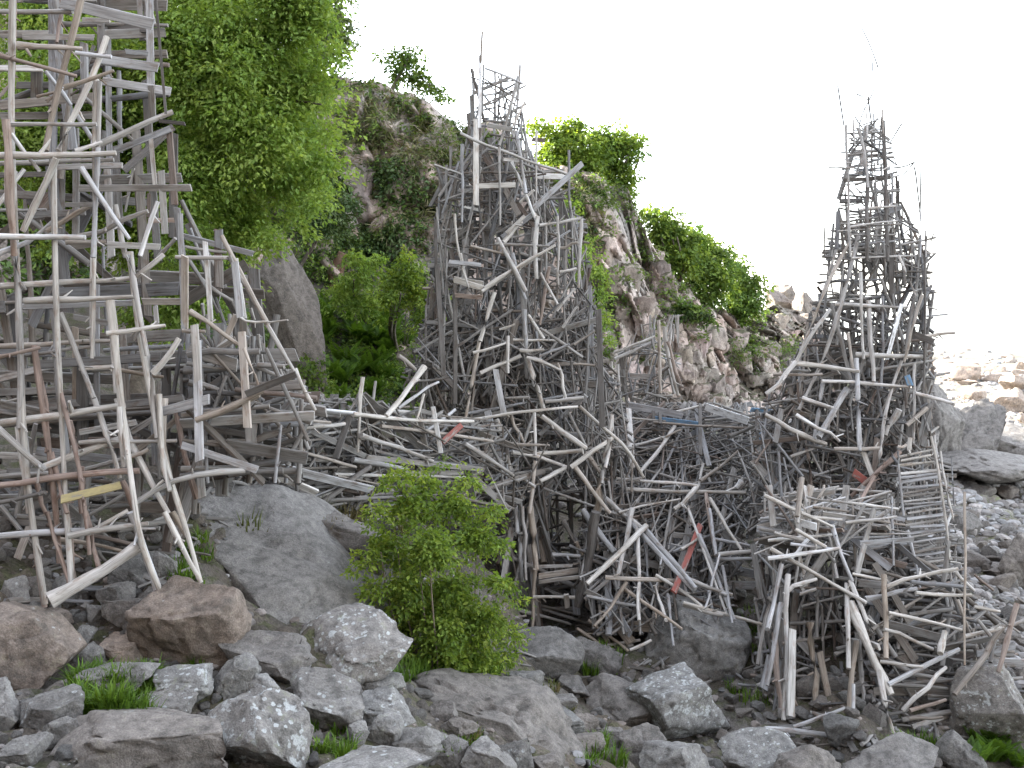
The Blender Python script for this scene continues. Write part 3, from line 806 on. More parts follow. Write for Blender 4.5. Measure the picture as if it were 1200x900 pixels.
class Structure:
    def __init__(s, yfun, thick, seed, dark=1.0):
        s.yfun, s.thick, s.rr, s.pc, s.dark, s.fk, s.sg, s.cp, s.wf, s.holes = yfun, thick, random.Random(seed), [], dark, 1.32, 0.2, .82, .8, []
    def add(s, kind, pts, w, tint, px, prio, label=None, roll=0.0, th=None, face=None):
        s.pc.append(dict(kind=kind, pts=pts, w=w, tint=tint, px=px, prio=prio, label=label, roll=roll, th=th, face=face))
    def trace(s, ox, oy, k, text):
        """text: 'p x y x y [x y] width flags' per piece, in enlarged-crop pixels"""
        rr = s.rr
        for line in text.replace('\n', ';').split(';'):
            a = line.split()
            if not a: continue
            kind = a[0]; fl = ''
            if not a[-1].lstrip('-').replace('.', '').isdigit(): fl = a[-1]; a = a[:-1]
            nums = [float(x) for x in a[1:]]
            wpx = nums[-1] / k; co_ = nums[:-1]
            px = [(ox + co_[i] / k, oy + co_[i + 1] / k) for i in range(0, len(co_), 2)]
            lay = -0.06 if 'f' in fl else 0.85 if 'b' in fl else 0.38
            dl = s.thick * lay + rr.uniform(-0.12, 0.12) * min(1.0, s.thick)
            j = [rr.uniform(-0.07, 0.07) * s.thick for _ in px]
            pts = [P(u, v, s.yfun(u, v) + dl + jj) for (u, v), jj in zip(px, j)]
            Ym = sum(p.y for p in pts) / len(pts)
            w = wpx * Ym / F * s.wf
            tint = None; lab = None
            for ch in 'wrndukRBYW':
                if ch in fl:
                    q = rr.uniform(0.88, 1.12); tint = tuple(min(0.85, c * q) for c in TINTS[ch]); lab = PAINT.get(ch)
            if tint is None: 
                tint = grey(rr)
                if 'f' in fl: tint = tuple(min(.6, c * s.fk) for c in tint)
            length = sum(math.hypot(px[i + 1][0] - px[i][0], px[i + 1][1] - px[i][1]) for i in range(len(px) - 1))
            s.add('pole' if kind == 'p' else 'plank', pts, w, tint, length * wpx, 10 - 3 * lay, lab, rr.uniform(-0.3, 0.3))
    def fill(s, outline, count, lens, poles=0.6, ang=(0.36, 0.30, 0.34), wm=(0.055, 0.11), pw=(0.09, 0.17), layers=(0.1, 1.0), vr=None, dark=0.9, over=6):
        rr = s.rr
        vs = [o[0] for o in outline]
        v0, v1 = vr or (vs[0], vs[-1])
        area = [(np.interp(v, vs, [o[2] for o in outline]) - np.interp(v, vs, [o[1] for o in outline])) for v in np.linspace(v0, v1, 60)]
        cum = np.cumsum(area); cum /= cum[-1]
        for _ in range(count):
            v = v0 + (v1 - v0) * float(np.interp(rr.random(), cum, np.linspace(0, 1, 60)))
            a, b = (float(np.interp(v, vs, [o[i] for o in outline])) for i in (1, 2))
            u = rr.uniform(a, b)
            lay = rr.uniform(*layers); Y = s.yfun(u, v) + lay * s.thick
            if any(x0 < u < x1 and y0 < v < y1 and lay < ly for x0, y0, x1, y1, ly in s.holes): continue
            L = rr.uniform(*lens); k = rr.random()
            if k < ang[0]: th = math.pi / 2 + rr.gauss(0, s.sg); dy = rr.gauss(0, 0.06)
            elif k < ang[0] + ang[1]: th = rr.gauss(0, s.sg); dy = rr.gauss(0, 0.08)
            elif k < ang[0] + ang[1] + ang[2]: th = rr.uniform(0, math.pi); dy = rr.gauss(0, 0.2)
            else: th = rr.gauss(0, 0.15); dy = rr.choice((-1, 1)) * rr.uniform(0.5, 0.95)
            hp = L / 2 * F / Y * math.sqrt(max(0.05, 1 - dy * dy))
            e = []
            for sg in (-1, 1):
                uu, vv = u + sg * hp * math.cos(th), v - sg * hp * math.sin(th)
                vv = min(max(vv, vs[0] - over), vs[-1] + over)
                a2, b2 = (float(np.interp(vv, vs, [o[i] for o in outline])) for i in (1, 2))
                uu = min(max(uu, a2 - over * rr.random()), b2 + over * rr.random())
                yy = s.yfun(uu, vv) + lay * s.thick + sg * dy * L / 2
                yy = min(max(yy, s.yfun(uu, vv) + 0.02), s.yfun(uu, vv) + s.thick * 1.1)
                e.append((uu, vv, yy))
            if any(x0 < e[i][0] * (1 - f) + e[1 - i][0] * f < x1 and y0 < e[i][1] * (1 - f) + e[1 - i][1] * f < y1 and lay < ly for x0, y0, x1, y1, ly in s.holes for i in (0, 1) for f in (0, .25)): continue
            p0, p1 = P(*e[0]), P(*e[1])
            if (p1 - p0).length < 0.22: continue
            isp = rr.random() < poles
            w = rr.uniform(*(wm if isp else pw))
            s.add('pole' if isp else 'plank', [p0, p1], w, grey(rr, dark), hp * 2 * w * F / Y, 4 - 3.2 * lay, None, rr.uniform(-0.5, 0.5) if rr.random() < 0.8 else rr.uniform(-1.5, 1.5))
    def geo(s, c):
        rr = s.rr
        if c['kind'] == 'pole':
            ck = rr.uniform(0.2, 0.9) if rr.random() < s.cp else rr.uniform(1.1, 2.1)
            r0 = c['w'] / 2 * .95
            o = [pole_geo(c['pts'], r0, c['w'] / 2 * rr.uniform(0.6, 0.95), c['tint'], rr, 8 if c['px'] > 250 else 6, 0.3, ck)]
            if c['px'] > 130:
                d = c['pts'][-1] - c['pts'][0]
                for _ in range(rr.choice((0, 1, 1, 2, 3))):
                    t = rr.uniform(.1, .9); i = min(len(c['pts']) - 2, int(t * (len(c['pts']) - 1))); f_ = t * (len(c['pts']) - 1) - i
                    p = c['pts'][i].lerp(c['pts'][i + 1], f_)
                    _, x, y = frame_of(d); a = rr.uniform(0, 6.28)
                    e = p + (x * math.cos(a) + y * math.sin(a)) * rr.uniform(1.6, 4.5) * r0 + d.normalized() * rr.uniform(.5, 3.5) * r0
                    o.append(pole_geo([p, e], r0 * rr.uniform(.35, .6), r0 * rr.uniform(.15, .35), c['tint'], rr, 5, .3, .3))
            return o
        return [plank_geo(c['pts'][0], c['pts'][-1], c['w'], c['th'] or min(0.038, c['w'] * 0.4), c['tint'], s.rr, c['roll'], c['face'])]
    def build(s, name, label, cat, base, cap=100, group=None):
        root = empty(name, base); tag(root, label, cat, group)
        for kind in ('pole', 'plank'):
            L = [c for c in s.pc if c['kind'] == kind]
            L.sort(key=lambda c: -(c['px'] ** 0.5 * (c['prio'] + 1)))
            for c in L[:cap]:
                o = wood_obj(kind, s.geo(c), base, root, M_PAINT if c['label'] else None)
                if c['label']: o['label'] = c['label']
            rest = L[cap:]
            if rest:
                o = wood_obj('small_poles' if kind == 'pole' else 'small_planks', [g_ for c in rest for g_ in s.geo(c)], base, root)
                o['kind'] = 'stuff'
        return root
lerp = lambda v, a, b: float(np.interp(v, a, b))

# ---- tall near tower on the left
lt = Structure(lambda u, v: lerp(v, [0, 450, 710], [10.9, 10.7, 10.35]), 1.7, 101); lt.fk = 1.38; lt.sg = 0.08; lt.cp = .95; lt.wf = .9; lt.dk = 1
lt.trace(0, 0, 1, "p 15 -20 12 140 20 330 30 560 53 708 10 fw; p 62 180 66 400 76 560 84 690 9 fw; p 113 90 110 300 108 420 8 fw; p 129 352 143 480 165 640 190 698 10 fw; p 152 295 166 400 185 510 235 682 9 fw; p 186 462 190 560 200 575 9 fw; p 70 455 96 560 105 650 8 fr; p 40 405 55 500 70 660 8 fr")
lt.trace(0, 0, 3, """p 45 -60 45 200 38 430 30 fr; p 20 420 35 640 50 900 32 f; p 290 -30 240 180 200 330 160 530 28 fn; p 375 130 345 215 270 380 205 530 28 fw; p 198 555 140 690 80 812 30 fw
p 0 40 255 40 20; p 215 -20 215 60 200 150 18 r; p 60 160 290 172 26 f; p 265 185 392 200 18 f; p 0 195 60 210 270 268 18 f; p 225 305 330 275 400 248 18 fn; p 130 340 270 300 14 n
p 40 437 340 437 17 f; p 350 285 345 520 20 f; p 344 520 336 700 328 905 22 f; p 355 505 480 450 608 393 25 f; p 265 532 360 498 20 f; p -20 548 200 545 408 538 32 fw; p -20 575 400 562 22 m
p 300 345 390 420 465 492 17 m; p 265 390 345 520 19 m; p 160 250 250 370 19 m; p 40 470 90 540 138 600 20 f; p 285 590 335 670 455 840 24 f; p 278 832 400 795 520 742 26 f; p 165 812 330 715 20 mn
p -10 725 85 595 16 m; p -10 345 45 295 20 m; p -20 830 300 835 26 f; p 95 855 195 772 18 m; p -10 892 105 848 22 f; p 555 708 520 810 493 900 18 f; p 618 838 555 905 16 m; p 405 720 425 820 442 905 20 m
p 230 850 372 850 22 m; p 330 160 250 430 16 b; p 470 590 440 745 14 b
k 185 50 185 540 32 b; k 130 240 130 360 46 b; k 215 8 400 48 540 86 42 mu; k 355 65 355 210 28 b; k 290 70 385 72 18 m; k 380 92 520 104 24 bd; k 355 210 556 238 36 mu; k 360 285 600 322 32 mu
k 525 -20 530 300 28 b; k 545 -30 565 200 583 400 10 fd; k 532 300 538 430 26 m; k 530 490 545 650 17 m; k 595 455 615 720 25 m; k 405 530 600 452 24 m; k 435 600 610 445 28 bd; k 280 662 672 660 26 m
k 566 600 580 822 26 m; k 524 680 522 765 14 m; k 380 860 562 868 24 m; k 520 776 612 774 18 m; k 622 730 642 900 25 m; k 560 425 650 435 14 fd; k 650 832 890 892 22 m; k 770 808 770 872 30 m; k 720 850 722 905 18 m
k 265 450 266 830 28 b; k 376 560 392 905 27 b; k 220 590 220 905 20 b; k 0 372 330 342 34 b; k 0 408 330 405 28 b; k 0 240 150 242 24 b; k 80 130 330 132 22 b; k 0 615 180 612 20 b; k 200 588 430 582 22 m; k 40 762 300 745 26 b
k 230 720 345 718 18 m; k 140 730 215 640 30 b; k 110 800 200 690 30 b; k 240 870 380 850 24 b; k 0 120 170 120 28 b; k 60 300 330 300 26 b; k 295 150 298 330 30 b; k 490 0 500 140 20 b; k 380 130 390 900 22 b; k 440 180 520 190 18 m""")
lt.trace(0, 300, 3, """p 50 0 68 90 72 350 70 605 28 f; p 65 600 85 760 102 905 26 f; p 190 0 193 140 22 f; p 190 188 203 340 210 520 236 700 27 fu; p 325 0 320 160 326 352 18 f; p 450 0 478 100 488 220 518 352 27 f; p 515 350 540 480 552 640 25 f
p -20 108 230 95 470 78 25 f; p 470 80 510 50 575 -5 24 fw; p 85 158 270 150 470 143 27 fw; k 80 178 470 164 22 m; p 375 272 480 262 582 244 22 fw; p 388 170 400 330 412 482 30 f; p 410 500 455 650 530 800 592 905 29 f; p 420 530 435 742 23 f
p -20 592 100 572 270 550 440 524 37 fw; p 210 200 240 280 330 500 28 f; p 330 500 385 640 422 780 26 f; p 430 790 478 900 27 fr; p 118 340 155 470 168 560 165 690 22 fr; p 180 690 205 800 236 905 24 fr; p 243 580 258 630 270 690 24 r
p 80 570 100 700 18 m; p -10 357 70 340 142 322 17 f; p 80 350 200 335 330 318 19 f; p -10 318 400 298 24 m; p 280 396 422 385 20 f; p 365 332 640 314 19 m; p 538 412 630 290 26 fw; p 418 400 575 425 18 mn; p -10 605 80 690 158 752 29 f
p 152 742 290 690 422 643 27 fw; p 278 656 622 650 21 f; p 438 712 522 680 22 f; p 298 752 440 712 21 m; p -20 808 240 770 490 755 30 fr; p -20 778 200 765 24 m; p -10 868 160 832 24 fd; p 285 740 288 905 28 fr; p 130 800 162 905 24 r
k 215 856 425 806 32 fY; p 470 872 620 775 740 762 862 754 21 f; p 620 540 640 680 692 852 26 r; p 575 500 565 640 602 822 30 f; p 690 572 800 540 910 488 35 fn; p 560 440 560 785 20 m; k 560 550 735 503 38 fu; k 440 522 645 498 28 m
k 280 620 480 584 24 m; k 640 665 760 708 905 752 30 fu; k 650 595 900 632 24 m; k 700 658 885 652 22 m; k 650 0 650 255 28 f; k 730 15 741 222 20 f; k 770 20 772 112 30 m; k 620 5 805 6 14 f; k 500 160 636 160 26 m; k 546 175 552 242 20 m
k 825 20 845 215 28 f; k 855 210 862 605 30 m; k 692 300 702 720 34 f; k 700 700 712 850 30 m; k 0 432 192 385 27 b; k 260 214 382 236 22 m; k 430 250 452 575 26 b; k 340 100 342 600 24 b; k 265 250 265 540 24 bn; k 90 290 80 480 22 b
p 805 0 850 85 905 180 22 f; k 722 358 828 292 22 m; p 668 195 740 238 795 275 850 320 20 f; p 640 262 722 265 16 f; p 700 270 740 330 825 386 16 m; p 712 168 716 210 14 m; k 0 700 200 710 26 b; k 0 480 210 470 28 b; k 460 620 560 560 24 m; k 470 690 640 560 22 m""")
lt.trace(0, 600, 3, """p 108 -20 130 150 157 335 27 fr; p 165 0 205 130 248 262 22 fr; p 233 0 248 120 266 252 26 f; p 298 0 325 100 348 195 26 fr; p 462 0 500 110 562 292 31 f; p 578 0 640 120 708 248 24 fw; p 605 0 655 78 24 n
p -10 85 220 68 300 66 26 f; p 300 82 450 -5 24 fw; p 240 85 380 52 522 40 25 f; p 205 95 320 110 430 138 20 n; p 342 135 385 188 20 d; k -10 30 140 38 32 b; k 60 165 105 50 30 m; p 250 340 252 450 16 m; k -10 110 80 100 26 b; k 140 20 300 -20 20 b""")
lt.trace(200, 250, 3.6, """p 215 95 310 280 410 470 22 f; p 408 470 470 590 530 680 22 f; p 525 655 560 740 610 830 20 f; p 410 460 495 450 12 fw; p 275 428 330 465 412 455 13 fw; k 200 68 200 332 34 m; p 20 185 250 188 17 f; p 60 140 150 160 235 165 15 m
k 40 90 345 172 20 m; k 145 118 168 452 22 f; p 75 195 130 270 200 420 22 m; k 268 190 305 445 36 m; k 40 0 55 490 24 f; p 100 250 180 330 260 370 20 m; k 100 470 118 740 36 f; k 300 500 325 905 38 f; p 310 570 345 660 375 742 18 f
p 108 872 250 825 392 748 34 fn; k 318 762 530 678 32 fd; k 140 612 262 520 20 m; k 233 525 275 430 28 f; p 340 400 355 450 12 m; p 370 510 392 650 14 m; p 340 640 470 690 22 m; p 150 640 250 660 20 m""")
LT_OUT = [(-70, -70, 188), (100, -70, 196), (250, -70, 212), (285, -70, 225), (292, -70, 290), (400, -70, 338), (480, -70, 380), (560, -70, 290), (600, -70, 225), (640, -60, 190)]
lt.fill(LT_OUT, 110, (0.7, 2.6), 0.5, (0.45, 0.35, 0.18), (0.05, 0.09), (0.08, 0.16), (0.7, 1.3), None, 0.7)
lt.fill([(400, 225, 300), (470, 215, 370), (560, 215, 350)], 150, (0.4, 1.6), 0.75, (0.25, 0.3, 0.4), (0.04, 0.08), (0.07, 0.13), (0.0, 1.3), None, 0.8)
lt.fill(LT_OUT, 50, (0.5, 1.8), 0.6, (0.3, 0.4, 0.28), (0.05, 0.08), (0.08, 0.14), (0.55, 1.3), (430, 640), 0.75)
lt.build('driftwood_tower', 'nearest and broadest driftwood tower, its top beyond the frame, on thick bark-brown poles', 'tower', P(90, 690, 11.2))

# ---- walkway wall between the left and the middle tower
wy = lambda u, v: lerp(u, [220, 320, 420, 520, 640], [13.2, 14.4, 16.0, 17.8, 19.6])
ww = Structure(wy, 1.6, 202)
ww.trace(300, 300, 3, """p -60 512 120 530 350 552 17 f; p 340 556 560 578 765 582 19 fw; p -20 615 150 606 312 590 24 f; p 376 425 362 560 358 690 19 fw; p 360 690 372 905 20 m; p 368 630 500 670 622 722 24 f; p 380 660 600 702 16 m; p 340 716 440 728 532 752 28 fu
k 60 735 230 775 405 820 38 fu; k -10 742 100 780 212 832 38 f; k 330 560 308 640 280 712 28 fd; p 190 892 300 815 402 740 27 fd; p 270 740 310 875 20 m; k 155 545 145 662 26 fW; p 95 540 138 690 145 845 17 fd; p -20 645 160 690 350 742 17 f
p 110 552 190 580 262 586 17 f; p -20 640 330 682 15 m; p 25 478 70 562 15 f; p 590 485 580 530 565 575 16 fw; p 500 535 570 490 642 443 17 f; p 458 562 520 490 592 388 24 fw; p 540 655 620 600 700 540 16 m; k 655 655 722 594 26 fR
k 622 530 650 692 20 f; p 735 660 820 715 905 772 21 f; p 440 598 640 620 832 652 17 f; k 280 500 282 540 26 m; k 305 505 306 545 22 m; p 420 440 400 600 14 m; p 600 600 600 720 16 m; k 0 850 150 870 30 m; k 140 850 300 900 40 m; k 395 865 520 870 24 m
p 500 350 560 400 20 m; p 0 555 250 560 14 m; p -80 575 160 565 18 f; p 430 690 600 740 20 m; p 205 605 215 760 14 m; k 200 660 330 700 26 b; p 640 700 800 640 16 m; p 10 700 260 720 18 m; k 60 790 110 830 40 m""")
WW_OUT = [(468, 330, 420), (488, 245, 560), (520, 232, 640), (560, 232, 640), (592, 250, 600)]
ww.fill(WW_OUT, 380, (0.5, 2.2), 0.86, (0.14, 0.36, 0.48), (0.03, 0.065), (0.07, 0.14), (0.0, 1.0), None, 0.85)
ww.fill([(560, 240, 440), (600, 320, 480)], 30, (0.4, 1.4), 0.5, (0.3, 0.4, 0.28), (0.05, 0.09), (0.08, 0.2), (0.2, 1.0), None, 0.7)
ww.build('driftwood_walkway', 'low driftwood wall of long level poles joining the near tower to the middle tower', 'walkway', P(380, 590, 16))

# ---- middle tower
my = lambda u, v: lerp(v, [60, 400, 560, 750], [22.2, 20.9, 20.1, 19.2])
mt = Structure(my, 2.8, 303); mt.holes = [(644, 582, 682, 655, .8)]
mt.trace(500, 40, 3, """k 188 75 186 330 15 f; p 196 -10 192 75 188 140 10 f; p 163 130 165 312 13 m; k 174 300 173 602 24 fw; p 205 120 270 140 338 176 11 f; p 200 215 300 206 12 m; p 160 150 190 200 222 242 10 m; p 190 255 250 235 350 180 10 m; p 322 150 290 280 255 392 15 f
p 328 110 325 180 300 425 11 m; p 350 245 255 300 12 m; p 125 388 124 662 15 f; p 28 460 75 478 122 492 13 f; p 118 348 250 402 390 460 492 492 15 f; k 168 535 312 530 23 fw; p 255 398 258 672 13 f; k 270 440 332 446 15 f; p 300 450 345 560 392 672 17 f
p 386 340 384 602 11 f; k 376 612 460 532 548 454 24 fu; p 500 408 505 642 12 m; k 388 500 502 502 26 m; k 388 486 480 478 14 m; p 328 592 378 548 16 fw; p 270 732 332 658 22 fw; p 390 640 380 760 386 860 19 f; p 155 744 308 780 15 f; p 243 738 432 746 14 f
p 205 893 320 815 452 742 19 fw; p 395 672 540 648 15 f; p 544 650 534 892 15 f; p 460 640 462 882 14 f; p 490 650 490 872 12 m; p 511 640 515 882 13 m; p 468 836 527 824 15 f; p 468 752 532 733 15 f; p 250 718 300 810 348 905 22 f; p 278 750 342 892 17 m
k 78 800 192 812 18 f; k 96 862 198 894 26 fw; p 98 632 112 780 148 892 13 fw; k 32 655 34 905 13 fd; k 130 610 200 620 14 m; k 190 682 292 690 22 m; p 84 395 86 690 13 m; p 70 460 72 660 11 m; p 190 330 192 705 15 m; p 220 470 222 640 12 m; p 290 300 282 470 14 m
p 315 340 350 560 14 f; p 340 330 400 600 12 m; k 370 370 415 374 18 m; p 215 640 240 740 14 m; k 120 690 120 905 18 b; k 60 500 62 905 18 b; k 110 550 200 552 16 m; k 140 630 215 585 40 bd; k 200 640 330 590 18 m; p 420 660 418 900 12 m; p 360 590 300 700 18 m; p 280 700 345 640 20 fw
p 240 130 242 330 12 m; p 200 300 330 320 14 m; k 215 320 300 335 20 f; p 205 255 300 330 10 m; p 155 225 160 460 11 m; p 345 240 300 330 11 f; p 320 90 318 170 5 f; p 162 60 163 140 5 m; k 130 500 260 505 16 b; k 200 590 330 600 16 m; p 30 690 200 680 12 m; k 20 700 180 712 16 b
p 380 480 400 640 12 m; p 420 580 520 540 12 m; p 410 750 505 690 14 f; p 330 770 420 800 16 m; p 395 700 420 790 16 m""")
mt.trace(500, 300, 3, """p 300 -10 320 70 347 152 19 f; p 292 58 240 92 192 126 22 fw; p 376 8 330 38 290 66 19 fw; p 240 128 215 210 187 300 20 fw; p 185 300 160 440 133 592 19 f; p 162 340 225 332 250 312 282 305 13 fw; p 303 295 460 297 15 fw; p 328 332 412 328 17 fw; p 398 352 502 310 12 f
p 187 412 260 382 332 350 17 fw; p 286 280 286 412 14 f; p 345 188 350 342 15 f; p 355 358 385 450 412 542 23 fw; p 412 292 385 250 358 208 17 fw; p 398 254 470 300 548 357 15 f; p 515 380 592 385 14 f; p 518 312 592 264 12 f; p 352 356 410 370 472 402 16 f; p 460 378 475 440 490 502 17 fw
k 242 398 262 480 272 562 26 fu; k 214 545 235 640 262 742 30 fu; p 246 575 270 660 302 762 24 fw; p -20 582 156 580 21 fw; p 158 577 290 552 400 542 532 530 16 fw; p 278 500 362 497 15 f; p 418 512 552 498 17 f; p 298 660 432 666 15 f; p 362 700 460 690 552 684 21 fw
p 405 563 480 615 562 678 24 fw; p 538 530 630 610 700 670 762 778 19 fw; p 508 742 580 690 662 633 28 fw; p 652 558 645 660 628 745 17 f; p 500 550 530 610 562 672 14 f; p 378 550 382 702 19 f; p 138 658 260 735 382 812 22 f; p 382 720 372 810 362 905 21 f
p 300 690 400 705 492 742 17 f; p 398 792 450 770 490 743 21 fw; p 558 690 612 762 18 f; p 522 743 580 820 645 905 23 f; p 608 785 612 850 596 905 40 fn; p 615 800 625 700 642 640 18 f; k 604 188 610 400 618 602 25 fd; k 568 220 582 592 15 m; p 528 130 546 392 14 m
p 458 192 522 113 12 f; p 478 252 528 178 13 f; p 410 200 487 262 13 m; p 432 38 415 130 398 242 17 f; p 195 360 238 482 14 m; p 296 560 342 662 17 f; p 272 477 355 398 12 m; k 18 530 46 682 15 m; k 184 720 232 822 32 m; p 330 500 345 600 15 m
k 36 30 44 300 60 420 22 fd; k 100 100 100 520 18 fd; p 490 115 440 120 14 m; p 15 70 122 216 17 m; k 95 80 200 98 22 fw; k 100 138 195 146 20 f; k 84 22 200 35 14 f; p -14 114 90 108 100 105 15 n; p 32 130 42 345 20 m; p 118 -10 130 60 150 105 14 fw; p 150 180 185 270 13 m
p 110 232 165 290 16 m; p 120 355 210 362 15 m; k -10 330 130 336 16 b; p 20 360 80 405 20 m; p 90 440 30 520 22 m; p -10 500 60 440 18 m; p 205 190 345 195 16 n; p 255 258 310 240 12 fw; p 400 60 460 170 14 f; p 470 40 450 200 14 m; p 430 120 560 160 12 m; p 370 130 410 30 16 m
p 480 330 490 470 14 m; p 510 360 530 560 14 m; p 540 400 560 600 14 m; p 500 470 440 600 16 m; p 420 430 380 520 14 m; p 340 420 320 560 14 m; k 560 490 500 540 24 fu; p 210 350 260 470 14 m""")
mt.trace(550, 600, 3, """p 163 -20 172 120 186 242 25 fu; p 185 -20 190 100 200 240 22 f; p 213 -20 225 90 236 205 32 fn; p 232 200 225 310 220 422 22 fn; k 150 55 130 170 110 292 26 f; p 200 240 210 345 22 m; p 445 0 425 140 380 335 52 fd; p 398 -10 450 70 512 142 27 fu
p 330 30 400 155 20 m; k 245 192 362 188 15 f; k 243 226 382 205 26 f; k 245 246 392 228 18 f; p 223 300 410 297 15 fw; p 265 270 330 300 18 m; k 300 250 370 258 18 m; k 340 290 345 335 24 fw; p 240 30 262 180 30 mn; p 290 150 390 155 20 f; p 375 105 400 150 22 fn
p 150 310 300 340 440 378 16 m; p 90 230 170 300 22 m; k 380 120 350 300 20 b; p 640 238 655 400 666 572 22 fn""")
MT_OUT = [(78, 553, 608), (150, 553, 610), (185, 545, 620), (205, 520, 640), (260, 512, 685), (330, 508, 690), (400, 492, 702), (450, 470, 722), (520, 515, 740), (600, 560, 745), (680, 592, 745), (728, 605, 700)]
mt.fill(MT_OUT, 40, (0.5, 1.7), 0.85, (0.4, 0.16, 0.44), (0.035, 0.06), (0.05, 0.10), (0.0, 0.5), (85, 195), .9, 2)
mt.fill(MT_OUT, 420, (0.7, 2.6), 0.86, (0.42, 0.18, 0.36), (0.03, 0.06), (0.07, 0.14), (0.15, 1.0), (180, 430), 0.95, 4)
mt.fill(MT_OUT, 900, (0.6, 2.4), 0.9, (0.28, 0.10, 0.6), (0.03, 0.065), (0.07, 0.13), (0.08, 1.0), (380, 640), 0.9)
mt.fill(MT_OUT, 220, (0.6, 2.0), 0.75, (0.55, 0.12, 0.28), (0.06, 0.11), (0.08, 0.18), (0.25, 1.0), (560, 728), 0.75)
mt.fill([(200, 512, 548), (430, 500, 560)], 36, (0.6, 2.0), 0.6, (0.45, 0.4, 0.1), (0.045, 0.075), (0.09, 0.16), (0.3, 1.0), None, 0.7)
mt.build('driftwood_tower', 'middle driftwood tower, broad and tangled below, with one spike at its narrow top', 'tower', P(660, 740, 20))
# ---- low tangle right of the middle tower
cy = lambda u, v: lerp(v, [470, 560, 640, 760], [24.0, 21.2, 19.2, 17.3])
ct_ = Structure(cy, 2.5, 404)
ct_.trace(550, 600, 3, """p 622 48 520 150 412 252 29 fw; p 572 -10 550 100 522 222 25 f; p 558 22 670 150 792 278 30 fu; p 590 60 597 382 19 f; p 478 230 600 236 722 242 23 f; p 412 295 500 315 592 330 17 fu; p 540 268 640 335 748 412 21 fn; p 552 248 500 330 438 402 18 fn
p 650 258 672 320 692 382 17 f; p 698 290 708 380 718 472 17 f; k 812 45 770 170 718 282 26 fR; p 744 132 780 115 812 84 14 fw; p 780 250 840 268 905 292 19 fu; p 655 222 740 270 818 332 17 f; p 752 325 820 340 892 362 21 f; p 770 -10 840 180 905 360 17 f; p 845 -10 868 152 17 f
p 690 215 640 130 20 m; k 730 50 740 130 40 mu; k 780 200 800 290 44 mu; p 860 170 820 340 26 u; p 600 130 700 190 22 m; p 640 60 720 180 18 m; p 560 150 600 230 20 m; p 700 60 640 30 16 m; p 720 300 780 390 20 m; p 610 300 700 390 18 m; p 740 330 860 330 16 m
k 500 370 570 460 44 mn; k 555 400 640 405 46 mn; k 530 352 620 360 30 mn; k 470 420 500 490 20 n; p 470 470 600 450 14 m; p 380 410 480 480 18 n; p 420 380 560 490 15 n; p 565 485 640 450 14 fw; p 450 270 470 420 24 m; p 500 190 470 330 20 m""")
ct_.trace(700, 450, 3, """p 98 370 300 380 522 382 19 fw; p 75 452 180 425 292 405 13 fw; p 128 216 242 184 13 f; p 240 186 295 160 12 f; p 42 330 200 345 352 356 17 f; p 272 148 210 240 148 312 17 f; p 198 135 360 150 532 155 13 f; p 462 186 552 148 19 fd; p 362 342 430 290 492 238 15 f
p 372 280 356 362 15 f; k 110 88 122 292 26 f; k 125 270 312 275 22 m; p 560 88 562 200 556 362 21 fd; p 572 238 660 290 742 342 19 f; p 552 290 500 350 20 m; p 515 330 490 365 34 f; p 562 305 552 370 30 f; p 564 380 690 440 822 492 18 f; p 395 403 450 495 508 585 21 fw
p 382 385 398 500 418 605 18 f; p 412 545 490 558 568 578 17 f; p 425 600 520 592 612 580 20 f; p 425 616 540 614 642 610 22 fu; k 408 640 500 655 602 678 38 mu; k 438 705 612 710 36 mu; p 660 628 625 740 592 845 23 fu; p 440 640 475 842 17 f; p 358 528 425 690 482 832 19 fu
p 458 388 530 460 602 532 15 m; p 430 600 408 690 378 792 13 f; p 308 680 390 715 474 742 17 f; p 302 770 450 810 622 858 20 fw; p 320 430 330 490 12 f; k 362 70 362 250 16 fd; k 197 95 200 150 14 fd; k 220 100 222 140 14 fd; k 412 50 408 150 7 m; p 350 360 320 400 270 440 26 fw
p 780 684 700 700 600 750 26 m; p 560 440 700 470 14 m; k 150 215 320 222 22 m; k 330 195 480 190 16 m; p 370 220 500 265 12 m; k 380 80 530 130 34 fW; p 120 120 240 130 12 fw; k 110 75 300 110 30 fu; k 200 120 360 140 18 fB; p 270 100 370 75 12 fw; k 540 90 610 95 18 fB; k 565 150 580 235 20 fB
k 540 160 620 230 40 mw; p 605 190 690 120 14 m; p 360 540 380 610 14 m; p 150 300 300 320 14 m; p 50 380 150 460 18 m; p 20 330 60 350 16 f; p 20 395 160 510 20 f; p 160 505 250 600 346 720 23 fu; p 180 500 250 600 18 m; p 5 520 60 590 26 u; p 40 350 160 330 14 f
p 320 600 340 540 14 m; p 600 560 615 650 22 m; k 605 430 612 560 24 mn; p 570 400 580 560 14 m; k 800 330 780 470 18 m""")
CT_OUT = [(478, 725, 905), (500, 715, 900), (560, 725, 890), (600, 700, 880), (640, 670, 870), (700, 690, 860), (738, 700, 835)]
ct_.fill(CT_OUT, 560, (0.6, 2.6), 0.88, (0.14, 0.30, 0.54), (0.03, 0.06), (0.07, 0.13), (0.08, 1.0), (478, 610), 0.85)
ct_.fill(CT_OUT, 680, (0.5, 1.8), 0.86, (0.26, 0.10, 0.62), (0.03, 0.065), (0.07, 0.13), (0.08, 1.0), (590, 738), 0.85)
ct_.build('driftwood_terrace', 'low driftwood tangle with a slanting red board and pale boards strewn along its top', 'terrace', P(790, 740, 19))

